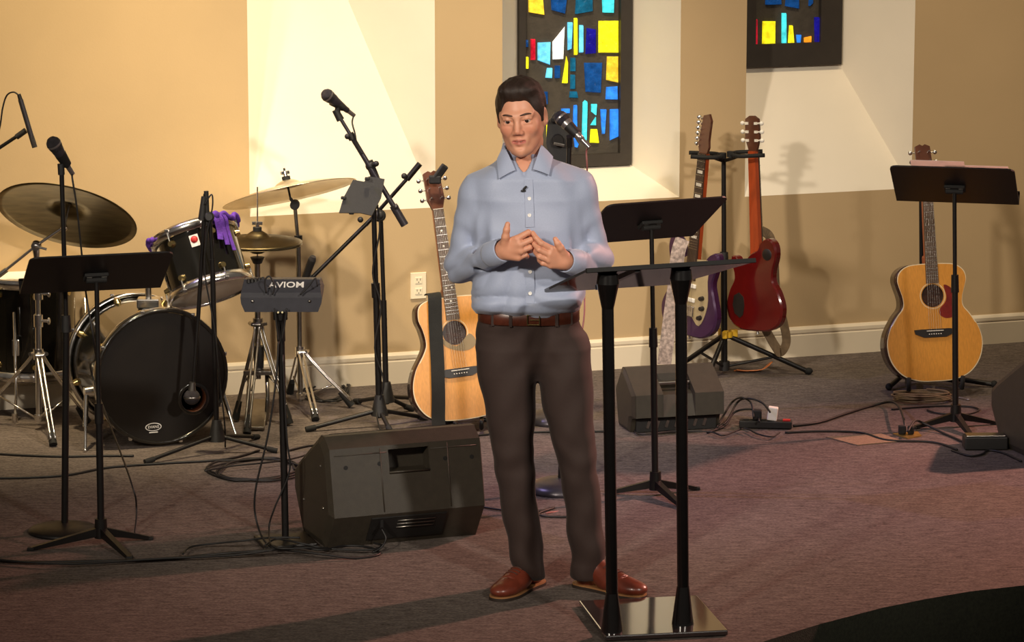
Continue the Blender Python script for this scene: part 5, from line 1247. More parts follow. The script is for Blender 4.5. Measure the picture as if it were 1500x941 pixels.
for i, (lab, pts) in enumerate([
    ('black lead arching from the power strip toward the small floor monitor', [(1104, 612, 0.05), (1100, 590, 0.10), (1085, 583, 0.11), (1072, 590, 0.07), (1058, 612, 0.03), (1050, 626, 0.006)]),
    ('thin lead rising from the white power adapter', [(1128, 604, 0.09), (1116, 590, 0.11), (1096, 584, 0.12), (1080, 590, 0.08), (1064, 618, 0.02), (1046, 630, 0.006)]),
    ('dark lead bunched beside the small floor monitor', [(1112, 618, 0.04), (1108, 602, 0.06), (1090, 600, 0.06), (1074, 606, 0.04), (1062, 624, 0.01), (1036, 634, 0.006)])]):
    floor_cable(lab, pts, 0.0045)
floor_cable('looped cable in front of the small floor monitor', LIFT=0.01, px=[(925, 612, 0.03), (928, 628, 0.006), (936, 636), (956, 636), (990, 632), (1040, 633), (1060, 638), (1090, 628), (1110, 636), (1130, 640), (1142, 634)], r=0.0036)
floor_cable('long cable from the power strip over to the floor box', [(1162, 624), (1200, 619), (1240, 606), (1280, 594), (1306, 589, 0.03), (1318, 598, 0.05), (1324, 615, 0.05), (1326, 630, 0.02)], 0.0055)
floor_cable('straight cable lying between power strip and floor box', [(1150, 634), (1200, 632), (1260, 634), (1300, 645), (1366, 648), (1402, 659)], 0.0045)
floor_cable('cable ring on the carpet between jumbo guitar and its music stand', [(1306, 600), (1340, 597), (1380, 595), (1420, 596), (1434, 601), (1414, 607), (1376, 606), (1358, 601)], 0.0040)
floor_cable('cable running from the floor box to the foot pedal', [(1330, 632, 0.03), (1340, 617, 0.05), (1352, 620, 0.03), (1380, 634), (1412, 648)], 0.0048)
floor_cable('slack cable in front of the foot pedal', [(1394, 660), (1420, 668), (1438, 666), (1448, 660), (1470, 664), (1496, 676)], 0.0045)
fb = fl(1270, 643)
t = thing('floor_box', 'carpeted floor box lid with open brass outlet', 'floor box', fb)
m = MB(); P = [fl(1210, 640, 0.004), fl(1290, 635, 0.004), fl(1322, 646, 0.004), fl(1256, 652, 0.004)]; m.add(P + [p - Vector((0, 0, 0.0035)) for p in P], [(0, 1, 2, 3), (0, 4, 5, 1), (1, 5, 6, 2), (2, 6, 7, 3), (3, 7, 4, 0)]); m.build('lid', 'floor_lid', t)
m = MB(); P = [fl(1308, 635, 0.005), fl(1344, 632, 0.005), fl(1350, 638, 0.005), fl(1330, 642, 0.005)]; m.add(P + [p - Vector((0, 0, 0.0045)) for p in P], [(0, 1, 2, 3), (0, 4, 5, 1), (1, 5, 6, 2), (2, 6, 7, 3), (3, 7, 4, 0)]); m.build('outlet_plate', 'brass_plate', t)
m = MB(); q = fl(1325, 636, 0.006); m.box(q + Vector((-0.01, 0, 0.018)), (0.03, 0.03, 0.036), bev=0.005); m.box(q + Vector((0.025, 0, 0.016)), (0.025, 0.03, 0.032), bev=0.005); m.build('plugs', 'rubber', t)

floor_cable('long thick cable along the stage front ending at the mixer stand', [(-20, 822), (60, 824), (160, 822), (240, 820), (320, 812), (385, 807), (430, 800)], 0.0055)
floor_cable('second cable beside the long front cable', LIFT=0.011, px=[(-20, 818), (40, 824), (120, 826), (230, 819), (300, 816), (350, 813), (400, 806)], r=0.0042)
floor_cable('short cable bowing off the long front cable', LIFT=0.012, px=[(268, 812), (278, 802), (310, 797), (360, 792), (395, 788), (440, 788)], r=0.0038)
floor_cable('cable crossing the carpet between bass drum and round mic stand base', [(-20, 701), (40, 700), (100, 696), (160, 685), (240, 679), (330, 673), (380, 660)], 0.0045)
floor_cable('cable lying just before the bass drum', [(-20, 664), (30, 667), (90, 669), (150, 668), (196, 668)], 0.0045)
rnd = random.Random(5)
for lab, (cx, cy), (rx, ry), nloop in (('cable coiled on the carpet behind the big floor monitor', (368, 690), (0.16, 0.20), 4), ('coil of cables by the baseboard behind the crash cymbal stand', (472, 576), (0.09, 0.20), 5)):
    c0 = fl(cx, cy); pts = []
    for i in range(nloop * 10):
        a = i * 2 * math.pi / 10; g_ = 1 + rnd.uniform(-0.16, 0.16); pts.append(Vector((c0.x + rx * g_ * math.cos(a) + 0.01 * i * 0.1, c0.y + ry * g_ * math.sin(a), 0.005 + 0.0012 * (i // 10) + rnd.uniform(0, 0.002))))
    m = MB(); m.tube(spline(pts, 4), 0.0042, 6); solo('cable_coil', m, 'cable_black', lab, 'cable', c0)
floor_cable('cable running under the big floor monitor to the mixer base', [(395, 798), (420, 806), (470, 812), (520, 818), (556, 812), (540, 802), (505, 800), (470, 806), (430, 800)], 0.0042)
floor_cable('looped cable spilling in front of the mixer base', LIFT=0.012, px=[(388, 800), (405, 790), (440, 796), (480, 804), (540, 806), (560, 800), (548, 796)], r=0.0038)
floor_cable('cable passing behind the man between his shoes', [(700, 742), (740, 748), (780, 750), (812, 744), (790, 752), (800, 757), (840, 757), (870, 752)], 0.0040)
floor_cable('cable crossing the carpet behind the big floor monitor', [(424, 660), (440, 656), (456, 653), (480, 652), (540, 654), (600, 650), (680, 640), (760, 634), (900, 632)], 0.0042)
floor_cable('cable from the drums over to the boom stands', LIFT=0.016, px=[(300, 690), (340, 683), (390, 678), (430, 672), (470, 660)], r=0.0038)
# ================================================================== the speaking man (distance-field surfaces)
from mathutils.bvhtree import BVHTree
class Field:
    def __init__(s, lo, hi, h):
        s.lo = np.array(lo, float); s.h = h
        n = np.ceil((np.array(hi) - s.lo) / h).astype(int) + 1
        s.ax = [s.lo[i] + h * np.arange(n[i]) for i in range(3)]
        s.F = np.full(tuple(n), 1e2, np.float32)
    def sub(s, lo, hi):
        sl = []
        for i in range(3):
            a = int(np.clip(np.floor((lo[i] - s.lo[i]) / s.h), 0, len(s.ax[i]) - 1)); b = int(np.clip(np.ceil((hi[i] - s.lo[i]) / s.h) + 1, a + 1, len(s.ax[i])))
            sl.append(slice(a, b))
        X = s.ax[0][sl[0]][:, None, None]; Y = s.ax[1][sl[1]][None, :, None]; Z = s.ax[2][sl[2]][None, None, :]
        return tuple(sl), X, Y, Z
    def comb(s, sl, d, k, op):
        A = s.F[sl]
        if op == 'add':
            if k > 0: h = np.maximum(k - np.abs(A - d), 0) / k; R = np.minimum(A, d) - h * h * k * 0.25
            else: R = np.minimum(A, d)
        else:
            d = -d
            if k > 0: h = np.maximum(k - np.abs(A - d), 0) / k; R = np.maximum(A, d) + h * h * k * 0.25
            else: R = np.maximum(A, d)
        s.F[sl] = R
    def cone(s, a, b, ra, rb=None, k=0.01, op='add'):
        rb = ra if rb is None else rb; a = np.array(a, float); b = np.array(b, float); m = max(ra, rb) + max(k, 2 * s.h) + 2 * s.h
        sl, X, Y, Z = s.sub(np.minimum(a, b) - m, np.maximum(a, b) + m)
        d = b - a; L2 = float(d @ d) + 1e-12
        t = np.clip(((X - a[0]) * d[0] + (Y - a[1]) * d[1] + (Z - a[2]) * d[2]) / L2, 0, 1)
        D = np.sqrt((X - a[0] - t * d[0]) ** 2 + (Y - a[1] - t * d[1]) ** 2 + (Z - a[2] - t * d[2]) ** 2) - (ra + (rb - ra) * t)
        s.comb(sl, D.astype(np.float32), k, op)
    def ell(s, c, r, k=0.01, op='add', R=None):
        c = np.array(c, float); r = np.array(r, float); m = (np.max(r) if R is not None else r) + max(k, 2 * s.h) + 2 * s.h
        sl, X, Y, Z = s.sub(c - m, c + m); x, y, z = X - c[0], Y - c[1], Z - c[2]
        if R is not None:
            x, y, z = (R[0][0] * x + R[1][0] * y + R[2][0] * z), (R[0][1] * x + R[1][1] * y + R[2][1] * z), (R[0][2] * x + R[1][2] * y + R[2][2] * z)
        q = np.sqrt((x / r[0]) ** 2 + (y / r[1]) ** 2 + (z / r[2]) ** 2); g = np.sqrt((x / r[0] ** 2) ** 2 + (y / r[1] ** 2) ** 2 + (z / r[2] ** 2) ** 2) + 1e-9
        s.comb(sl, (q * (q - 1) / g).astype(np.float32), k, op)
    def loft(s, lev, k=0.01, p=2.3, op='add'):
        """lev: rows (z, cx, cy, rx, ry)"""
        lev = np.array(sorted(lev), float); z, cx, cy, rx, ry = lev.T; m = 0.04 + k
        sl, X, Y, Z = s.sub((np.min(cx - rx) - m, np.min(cy - ry) - m, z[0] - m), (np.max(cx + rx) + m, np.max(cy + ry) + m, z[-1] + m))
        zz = Z[0, 0, :]
        def it(v): return np.interp(zz, z, v)[None, None, :]
        CX, CY, RX, RY = it(cx), it(cy), it(rx), it(ry)
        q = ((np.abs(X - CX) / RX) ** p + (np.abs(Y - CY) / RY) ** p) ** (1 / p)
        D = (q - 1) * np.minimum(RX, RY); D = np.maximum(D, np.maximum(Z - z[-1], z[0] - Z))
        s.comb(sl, D.astype(np.float32), k, op)
    def warp(s, fn, lo=None, hi=None):
        sl, X, Y, Z = s.sub(lo if lo is not None else s.lo, hi if hi is not None else [a[-1] for a in s.ax]); s.F[sl] += fn(X, Y, Z).astype(np.float32)
    def mesh(s):
        F = np.clip(s.F, -1, 1); S = F < 0; n = F.shape; c = tuple(x - 1 for x in n)
        cnt = np.zeros(c, np.int8)
        for dx in (0, 1):
            for dy in (0, 1):
                for dz in (0, 1): cnt += S[dx:dx + c[0], dy:dy + c[1], dz:dz + c[2]]
        act = np.argwhere((cnt > 0) & (cnt < 8)); idx = np.full(c, -1, np.int32); idx[tuple(act.T)] = np.arange(len(act))
        acc = np.zeros((len(act), 3)); num = np.zeros(len(act))
        for ax in range(3):
            o = [i for i in range(3) if i != ax]
            for u in (0, 1):
                for v in (0, 1):
                    a = act.copy(); a[:, o[0]] += u; a[:, o[1]] += v; b = a.copy(); b[:, ax] += 1
                    fa = F[tuple(a.T)]; fb = F[tuple(b.T)]; mk_ = (fa < 0) != (fb < 0)
                    t = np.where(mk_, fa / np.where(mk_, fa - fb, 1), 0)
                    p = a - act + 0.0; p[:, ax] += t
                    acc[mk_] += p[mk_]; num[mk_] += 1
        V = s.lo + s.h * (act + acc / num[:, None]); Q = []
        for ax in range(3):
            o1, o2 = (ax + 1) % 3, (ax + 2) % 3
            A = [slice(None)] * 3; B = [slice(None)] * 3; A[ax] = slice(0, n[ax] - 1); B[ax] = slice(1, n[ax])
            e = np.argwhere(S[tuple(A)] != S[tuple(B)])
            e = e[(e[:, o1] > 0) & (e[:, o2] > 0) & (e[:, o1] < n[o1] - 1) & (e[:, o2] < n[o2] - 1)]
            flip = S[tuple(e.T)]
            def cell(d1, d2):
                q = e.copy(); q[:, o1] += d1; q[:, o2] += d2; return idx[tuple(q.T)]
            q = np.stack([cell(-1, -1), cell(0, -1), cell(0, 0), cell(-1, 0)], 1)
            q = np.where(flip[:, None], q, q[:, ::-1]); Q.append(q[(q >= 0).all(1)])
        return V, np.concatenate(Q)

def smooth_mesh(V, Q, it=2, lam=0.5):
    E = np.concatenate([Q[:, [0, 1]], Q[:, [1, 2]], Q[:, [2, 3]], Q[:, [3, 0]]]); n = len(V)
    for _ in range(it):
        acc = np.zeros_like(V); num = np.zeros(n)
        for a, b in ((0, 1), (1, 0)):
            for j in range(3): acc[:, j] += np.bincount(E[:, a], V[E[:, b], j], n)
            num += np.bincount(E[:, a], minlength=n)
        V = V + lam * (acc / np.maximum(num, 1)[:, None] - V)
    return V
def np_obj(name, V, Q, mat, parent, col=None):
    me = bpy.data.meshes.new(name); me.from_pydata(V.tolist(), [], Q.tolist()); me.polygons.foreach_set('use_smooth', [True] * len(Q))
    if col is not None:
        at_ = me.color_attributes.new('tint', 'FLOAT_COLOR', 'POINT'); at_.data.foreach_set('color', np.concatenate([col, np.ones((len(col), 1))], 1).astype(np.float32).ravel())
    me.materials.append(MATS[mat] if isinstance(mat, str) else mat); me.update()
    return link(name, me, parent)

def skin_material():
    m = bpy.data.materials.new('skin'); m.use_nodes = True; nt = m.node_tree; b = nt.nodes['Principled BSDF']
    a = nt.nodes.new('ShaderNodeAttribute'); a.attribute_name = 'tint'
    tc = nt.nodes.new('ShaderNodeTexCoord'); nz = nt.nodes.new('ShaderNodeTexNoise'); nz.inputs['Scale'].default_value = 45; nz.inputs['Detail'].default_value = 4
    nt.links.new(tc.outputs['Object'], nz.inputs['Vector'])
    mr = nt.nodes.new('ShaderNodeMapRange'); mr.inputs['To Min'].default_value = 0.92; mr.inputs['To Max'].default_value = 1.08; nt.links.new(nz.outputs['Fac'], mr.inputs['Value'])
    mx = nt.nodes.new('ShaderNodeVectorMath'); mx.operation = 'SCALE'; nt.links.new(a.outputs['Color'], mx.inputs[0]); nt.links.new(mr.outputs[0], mx.inputs['Scale'])
    nt.links.new(mx.outputs[0], b.inputs['Base Color']); b.inputs['Roughness'].default_value = 0.48
    b.inputs['Subsurface Weight'].default_value = 0.12; b.inputs['Subsurface Radius'].default_value = (0.012, 0.005, 0.003); b.inputs['Subsurface Scale'].default_value = 0.5
    MATS['skin'] = m
skin_material()
SKIN = np.array([lin(205), lin(146), lin(118)]); LIP = np.array([lin(178), lin(102), lin(88)]); RUDDY = np.array([lin(204), lin(130), lin(104)])

PM = fl(815, 862); PY = PM.y; PM = Vector((PM.x, PY, 0))
def J(px, py, dy=0.0):
    p = at(px, py, PY + dy) - PM; return (p.x, p.y, p.z)
man = thing('person', 'man in a light blue shirt and dark trousers speaking with raised hands', 'person', PM)

# ---- head
HO = Vector(J(763.5, 171, -0.015))
RH = (Matrix.Rotation(math.radians(-9), 3, 'Z') @ Matrix.Rotation(math.radians(4), 3, 'X') @ Matrix.Rotation(math.radians(-5), 3, 'Y'))
RHn = np.array(RH)
def head_to_man(V): return V @ RHn.T + np.array(HO)
f = Field((-0.105, -0.135, -0.24), (0.105, 0.135, 0.15), 0.0023)
f.ell((0, 0.018, 0.035), (0.0745, 0.096, 0.088), 0.01)
f.ell((0, -0.022, -0.02), (0.063, 0.066, 0.088), 0.03)
f.cone((0, -0.03, -0.06), (0, -0.060, -0.094), 0.046, 0.024, 0.03)
for s in (-1, 1):
    f.cone((s * 0.050, 0.005, -0.045), (s * 0.020, -0.058, -0.096), 0.016, 0.014, 0.028)
    f.ell((s * 0.038, -0.056, -0.026), (0.023, 0.023, 0.021), 0.022)          # cheek
    f.cone((s * 0.012, -0.083, 0.019), (s * 0.046, -0.070, 0.020), 0.009, 0.008, 0.016)   # brow
    f.ell((s * 0.076, 0.012, -0.006), (0.010, 0.021, 0.032), 0.008)           # ear
    f.ell((s * 0.083, 0.004, -0.003), (0.006, 0.012, 0.018), 0.006, 'sub')
f.cone((0, -0.085, 0.008), (0, -0.1015, -0.031), 0.0072, 0.0108, 0.018)       # nose
for s in (-1, 1):
    f.ell((s * 0.0115, -0.094, -0.037), (0.008, 0.010, 0.0075), 0.008)
    f.ell((s * 0.006, -0.100, -0.044), (0.0035, 0.005, 0.003), 0.003, 'sub')
    f.ell((s * 0.0315, -0.092, 0.001), (0.0160, 0.012, 0.0075), 0.014, 'sub')  # eye socket
    f.cone((s * 0.020, -0.0835, 0.0068), (s * 0.033, -0.0840, 0.0092), 0.0046, 0.0046, 0.005); f.cone((s * 0.033, -0.0840, 0.0092), (s * 0.044, -0.0765, 0.0060), 0.0046, 0.0040, 0.005)  # upper lid
    f.cone((s * 0.020, -0.0825, -0.0070), (s * 0.043, -0.0765, -0.0068), 0.0042, 0.0042, 0.005)
f.ell((0, -0.079, -0.064), (0.030, 0.012, 0.020), 0.016)                       # muzzle
for s in (-1, 1):
    f.cone((0, -0.0925, -0.0605), (s * 0.022, -0.083, -0.0625), 0.0050, 0.0030, 0.004)
    f.cone((0, -0.0905, -0.0745), (s * 0.019, -0.082, -0.0700), 0.0062, 0.0034, 0.005)
f.cone((-0.019, -0.089, -0.0660), (0.019, -0.089, -0.0660), 0.0030, 0.0030, 0.002, 'sub')
f.cone((0, -0.078, -0.100), (0, -0.079, -0.101), 0.016, 0.016, 0.018)          # chin
f.ell((0, -0.098, -0.085), (0.018, 0.008, 0.0045), 0.008, 'sub')
f.cone((0, 0.03, -0.05), (0, 0.045, -0.24), 0.053, 0.060, 0.03)                # neck
for s in (-1, 1): f.cone((s * 0.042, 0.01, -0.09), (s * 0.014, -0.012, -0.22), 0.016, 0.014, 0.025)
f.ell((0, -0.016, -0.135), (0.013, 0.012, 0.018), 0.015)
V, Q = f.mesh(); V = smooth_mesh(V, Q, 2, 0.45)
x, y, z = V.T
col = np.tile(SKIN, (len(V), 1))
def blend(mask, c): 
    mk_ = np.clip(mask, 0, 1)[:, None]; col[:] = col * (1 - mk_) + c * mk_
blend(np.exp(-(((np.abs(x) - 0.042) / 0.022) ** 2 + ((z + 0.03) / 0.022) ** 2)) * (y < -0.03) * 0.6, RUDDY)
blend(np.exp(-((x / 0.018) ** 2 + ((z + 0.036) / 0.014) ** 2)) * (y < -0.085) * 0.7, RUDDY)
lipm = ((np.abs(x) < 0.0235) & (y < -0.079)); zl = -0.0665
blend(lipm * np.exp(-((z - zl) / (0.0095 * np.sqrt(np.clip(1 - (x / 0.026) ** 2, 0.05, 1)))) ** 6), LIP)
parts_v = [head_to_man(V)]; parts_q = [Q]; parts_c = [col]

# ---- hands
def hand(chains, lo, hi):
    f = Field(lo, hi, 0.0019)
    for ch in chains:
        for (a, ra), (b, rb) in zip(ch['p'][:-1], ch['p'][1:]): f.cone(J(*a), J(*b), ra, rb, ch.get('k', 0.004))
    V, Q = f.mesh(); V = smooth_mesh(V, Q, 2, 0.4)
    c = np.tile(SKIN, (len(V), 1))
    parts_v.append(V); parts_q.append(Q); parts_c.append(c)
def bounds(chs, m=0.03):
    P = np.array([J(*a) for ch in chs for a, _ in ch['p']]); return P.min(0) - m, P.max(0) + m
hl = [dict(p=[((724, 372, -0.175), 0.027), ((739, 366, -0.218), 0.027)], k=0.01)]
for kx, ky, kd in ((757, 350, -0.243), (762, 358.5, -0.249), (762.5, 368, -0.247), (759, 377.5, -0.238)):
    hl.append(dict(p=[((738, 366 + (ky - 364) * 0.45, -0.215), 0.019), ((kx, ky, kd), 0.0125)], k=0.012))
hl += [dict(p=[((739, 362, -0.228), 0.018), ((740.5, 347, -0.246), 0.0125), ((742, 337, -0.25), 0.0105), ((743.5, 328.5, -0.246), 0.0085)], k=0.006),
       dict(p=[((757, 350, -0.243), 0.0115), ((774, 340.5, -0.236), 0.0100), ((778, 347, -0.205), 0.0090), ((768, 351, -0.192), 0.0082)], k=0.002),
       dict(p=[((762, 358.5, -0.249), 0.0115), ((777.5, 351.5, -0.239), 0.0100), ((780, 358, -0.206), 0.0090), ((769, 361, -0.192), 0.0082)], k=0.002),
       dict(p=[((762.5, 368, -0.247), 0.0112), ((776, 362.5, -0.238), 0.0096), ((778, 367, -0.206), 0.0088), ((767, 370, -0.194), 0.0080)], k=0.002),
       dict(p=[((759, 377.5, -0.238), 0.0102), ((770, 373.5, -0.232), 0.0086), ((772, 376, -0.205), 0.0078), ((763, 378, -0.196), 0.0072)], k=0.002)]
hand(hl, *bounds(hl))
hr = [dict(p=[((838, 384, -0.175), 0.027), ((826, 382, -0.215), 0.027)], k=0.01)]
for kx, ky, kd in ((808, 365, -0.246), (804.5, 373, -0.251), (803.5, 381, -0.248), (806, 388.5, -0.238)):
    hr.append(dict(p=[((826, 381 + (ky - 377) * 0.5, -0.213), 0.018), ((kx, ky, kd), 0.0125)], k=0.012))
hr += [dict(p=[((826, 375, -0.226), 0.0175), ((820.5, 363, -0.247), 0.0122), ((817, 357, -0.252), 0.0102), ((813.5, 350.5, -0.250), 0.0084)], k=0.006),
       dict(p=[((808, 365, -0.246), 0.0112), ((793, 356.5, -0.258), 0.0098), ((785, 348.5, -0.247), 0.0088), ((780.5, 341.5, -0.236), 0.0078)], k=0.002),
       dict(p=[((804.5, 373, -0.251), 0.0112), ((789.5, 366, -0.262), 0.0098), ((783.5, 358.5, -0.243), 0.0088), ((780, 352, -0.226), 0.0078)], k=0.002),
       dict(p=[((803.5, 381, -0.248), 0.0108), ((790, 376, -0.258), 0.0094), ((785, 370, -0.236), 0.0085), ((782.5, 364, -0.22), 0.0076)], k=0.002),
       dict(p=[((806, 388.5, -0.238), 0.0098), ((795, 386, -0.247), 0.0084), ((790.5, 382, -0.228), 0.0076), ((788.5, 377, -0.214), 0.0068)], k=0.002)]
hand(hr, *bounds(hr))
# ---- the rest of the body, inside the clothes
f = Field((-0.36, -0.30, 0.02), (0.36, 0.22, 1.56), 0.010)
zc = J(768, 300)[2]
f.ell(J(769, 315, 0.0), (0.155, 0.092, 0.19), 0.03); f.ell(J(772, 420, 0.0), (0.140, 0.090, 0.15), 0.05); f.ell(J(778, 490, 0.0), (0.150, 0.095, 0.10), 0.05)
f.cone(J(767, 232, 0.03), J(768, 275, 0.0), 0.050, 0.070, 0.04); f.cone(J(767, 250, -0.02), J(768, 285, -0.045), 0.045, 0.05, 0.03)
f.cone(J(705, 275, 0.0), J(846, 272, 0.0), 0.040, 0.040, 0.04)
for pts in ([(695, 280, 0.0), (678, 388, 0.02), (730, 369, -0.19)], [(852, 278, 0.0), (874, 377, 0.02), (834, 384, -0.19)]):
    f.cone(J(*pts[0]), J(*pts[1]), 0.036, 0.027, 0.03); f.cone(J(*pts[1]), J(*pts[2]), 0.027, 0.022, 0.02)
for pts in ([(742, 520, 0.0), (750, 655, -0.02), (775, 838, 0.02)], [(824, 520, 0.0), (842, 655, -0.02), (860, 838, 0.02)]):
    f.cone(J(*pts[0]), J(*pts[1]), 0.070, 0.048, 0.04); f.cone(J(*pts[1]), J(*pts[2]), 0.047, 0.036, 0.02)
V, Q = f.mesh(); V = smooth_mesh(V, Q, 2)
parts_v.append(V); parts_q.append(Q); parts_c.append(np.tile(SKIN, (len(V), 1)))
off = np.cumsum([0] + [len(v) for v in parts_v[:-1]])
body = np_obj('body', np.concatenate(parts_v), np.concatenate([q + o for q, o in zip(parts_q, off)]), 'skin', man, np.concatenate(parts_c))

# ---- eyes, teeth, brows
def hm(p): return PM + HO + RH @ Vector(p)
for s in (-1, 1):
    c = Vector((s * 0.0315, -0.0735, 0.0002)); m = MB(); m.sphere(hm(c), 0.0118, 18); e = m.build('eye', 'eye_white', man)
    g = Vector((0.02, -1, 0.0)).normalized(); m = MB(); m.lathe([(0.0004, 0.0128), (0.0035, 0.0124), (0.0060, 0.0108)], hm(c), RH @ g, 16); m.build('iris', 'eye_iris', e)
    m = MB(); pts = [Vector((s * 0.012, -0.0930, 0.0200)), Vector((s * 0.022, -0.0925, 0.0225)), Vector((s * 0.034, -0.0880, 0.0245)), Vector((s * 0.045, -0.0790, 0.0225)), Vector((s * 0.052, -0.0710, 0.0185))]
    sp_ = spline([hm(p) for p in pts], 5); n_ = len(sp_); m.tube(sp_, [0.0012 + 0.0019 * math.sin(math.pi * min(1, (i + 1) / n_ * 1.05)) for i in range(n_)], 8); m.build('eyebrow', 'brow_dark', man)
m = MB(); m.tube(spline([hm((-0.011, -0.0840, -0.0655)), hm((0, -0.0868, -0.0655)), hm((0.011, -0.0840, -0.0655))], 5), 0.0021, 8); m.build('teeth', 'teeth', man)

# ---- hair
f = Field((-0.115, -0.13, -0.09), (0.115, 0.135, 0.165), 0.0026)
f.ell((0, 0.020, 0.040), (0.0830, 0.103, 0.0930), 0.01)
f.ell((0.000, -0.040, 0.098), (0.062, 0.044, 0.026), 0.03)
f.warp(lambda X, Y, Z: 0.0012 * np.sin(110 * X + 45 * Y + 2.5 * np.sin(30 * Y)) + 0.0008 * np.sin(230 * X - 70 * Y))
f.ell((0, -0.122, -0.010), (0.066, 0.080, 0.094), 0.008, 'sub')
for s in (-1, 1): f.ell((s * 0.030, -0.118, 0.0), (0.038, 0.078, 0.086), 0.008, 'sub')
f.ell((0, -0.050, -0.075), (0.100, 0.072, 0.075), 0.01, 'sub')
f.cone((0, 0.02, -0.12), (0, 0.12, -0.12), 0.075, 0.06, 0.01, 'sub')
for s in (-1, 1):
    f.ell((s * 0.080, 0.012, -0.008), (0.02, 0.024, 0.036), 0.006, 'sub')
    f.cone((s * 0.0705, -0.012, 0.03), (s * 0.0695, -0.010, -0.012), 0.0085, 0.006, 0.01)
V, Q = f.mesh(); V = smooth_mesh(V, Q, 1, 0.4)
np_obj('hair', head_to_man(V), Q, 'hair_dark', man)

# ---- shirt
rows = [(266, 700, 850, 0.095, 0.01), (288, 688, 858, 0.115, 0.0), (330, 690, 858, 0.130, -0.005), (380, 693, 858, 0.130, -0.005), (420, 693, 856, 0.130, -0.006), (436, 691, 854, 0.134, -0.006), (447, 693, 852, 0.130, -0.005), (455, 700, 847, 0.112, 0.0)]
lev = []
for (py, a, b, ry, cy) in rows:
    A = J(a, py); B = J(b, py); lev.append((A[2], (A[0] + B[0]) / 2, cy, (B[0] - A[0]) / 2, ry))
f = Field((-0.42, -0.30, 0.88), (0.33, 0.22, 1.52), 0.0052)
f.loft(lev, 0.02, 2.5)
f.cone(J(708, 281, 0.005), J(842, 276, 0.005), 0.052, 0.052, 0.05)
f.cone(J(748, 247, 0.035), J(706, 275, 0.01), 0.040, 0.046, 0.05); f.cone(J(786, 243, 0.035), J(843, 270, 0.01), 0.040, 0.046, 0.05)
f.cone(J(767, 232, 0.03), J(768, 262, 0.02), 0.068, 0.085, 0.04); f.cone(J(752, 256, -0.035), J(783, 254, -0.035), 0.048, 0.048, 0.05); f.cone(J(728, 276, -0.045), J(808, 273, -0.045), 0.050, 0.050, 0.05)
LE, RE = (677, 391, 0.025), (875, 376, 0.025)
f.cone(J(697, 289, 0.0), J(689, 322, 0.006), 0.056, 0.054, 0.03); f.cone(J(689, 322, 0.006), J(*LE), 0.054, 0.052, 0.004); f.cone(J(*LE), J(719, 374, -0.150), 0.056, 0.041, 0.012); f.cone(J(716, 375, -0.14), J(724, 371, -0.168), 0.041, 0.0365, 0.006)
f.cone(J(849, 286, 0.0), J(858, 318, 0.006), 0.055, 0.052, 0.03); f.cone(J(858, 318, 0.006), J(*RE), 0.052, 0.049, 0.004); f.cone(J(*RE), J(843, 384, -0.150), 0.053, 0.040, 0.012); f.cone(J(845, 384, -0.14), J(840, 384, -0.166), 0.040, 0.0355, 0.006)
zs = J(770, 290)[2]; zb = J(770, 450)[2]; xm = J(772, 400)[0]; zh = J(770, 385)[2]
def folds(X, Y, Z):
    x = X - xm; low = np.clip((zh + 0.10 - Z) / 0.2, 0, 1); side = np.clip(np.abs(x) / 0.12, 0, 1)
    def ridge(t): return 1.0 - 2.0 * np.abs(np.sin(t)) ** 0.8
    ax_ = np.abs(x)
    w1 = ridge(30 * (Z + 0.55 * ax_) + 1.4 * np.sin(14 * X + 2) + 0.8 * np.sin(31 * Z)); w3 = ridge(22 * (x - 0.9 * Z) + 1.2 * np.sin(19 * X + 9 * Z)); w2 = np.sin(30 * x + 18 * Z + 1.6 * np.sin(15 * Z))
    hem = np.clip((zb + 0.10 - Z) / 0.10, 0, 1)
    arm = np.clip((ax_ - 0.165) / 0.03, 0, 1); body_ = 1 - arm
    return body_ * (0.0068 * low * (0.45 + 0.55 * side) * w1 + 0.0050 * low * w3 + 0.0026 * (1 - low) * w2 + 0.0020 * hem * np.sin(70 * X + 2 * np.sin(20 * Z))) + arm * np.clip((zs - Z) / 0.10, 0, 1) * (0.0052 * ridge(26 * Z + 22 * ax_ + 10 * Y + 1.3 * np.sin(18 * Z)) + 0.0014 * np.sin(70 * Z - 40 * ax_))
f.warp(folds)
f.cone(J(767, 190, 0.03), J(767, 262, 0.03), 0.058, 0.058, 0.004, 'sub')
for dy_ in (-0.05, -0.07, -0.09, -0.11, -0.13, -0.15): f.cone(J(767, 232, dy_), J(767.5, 257, dy_), 0.030, 0.004, 0.004, 'sub')
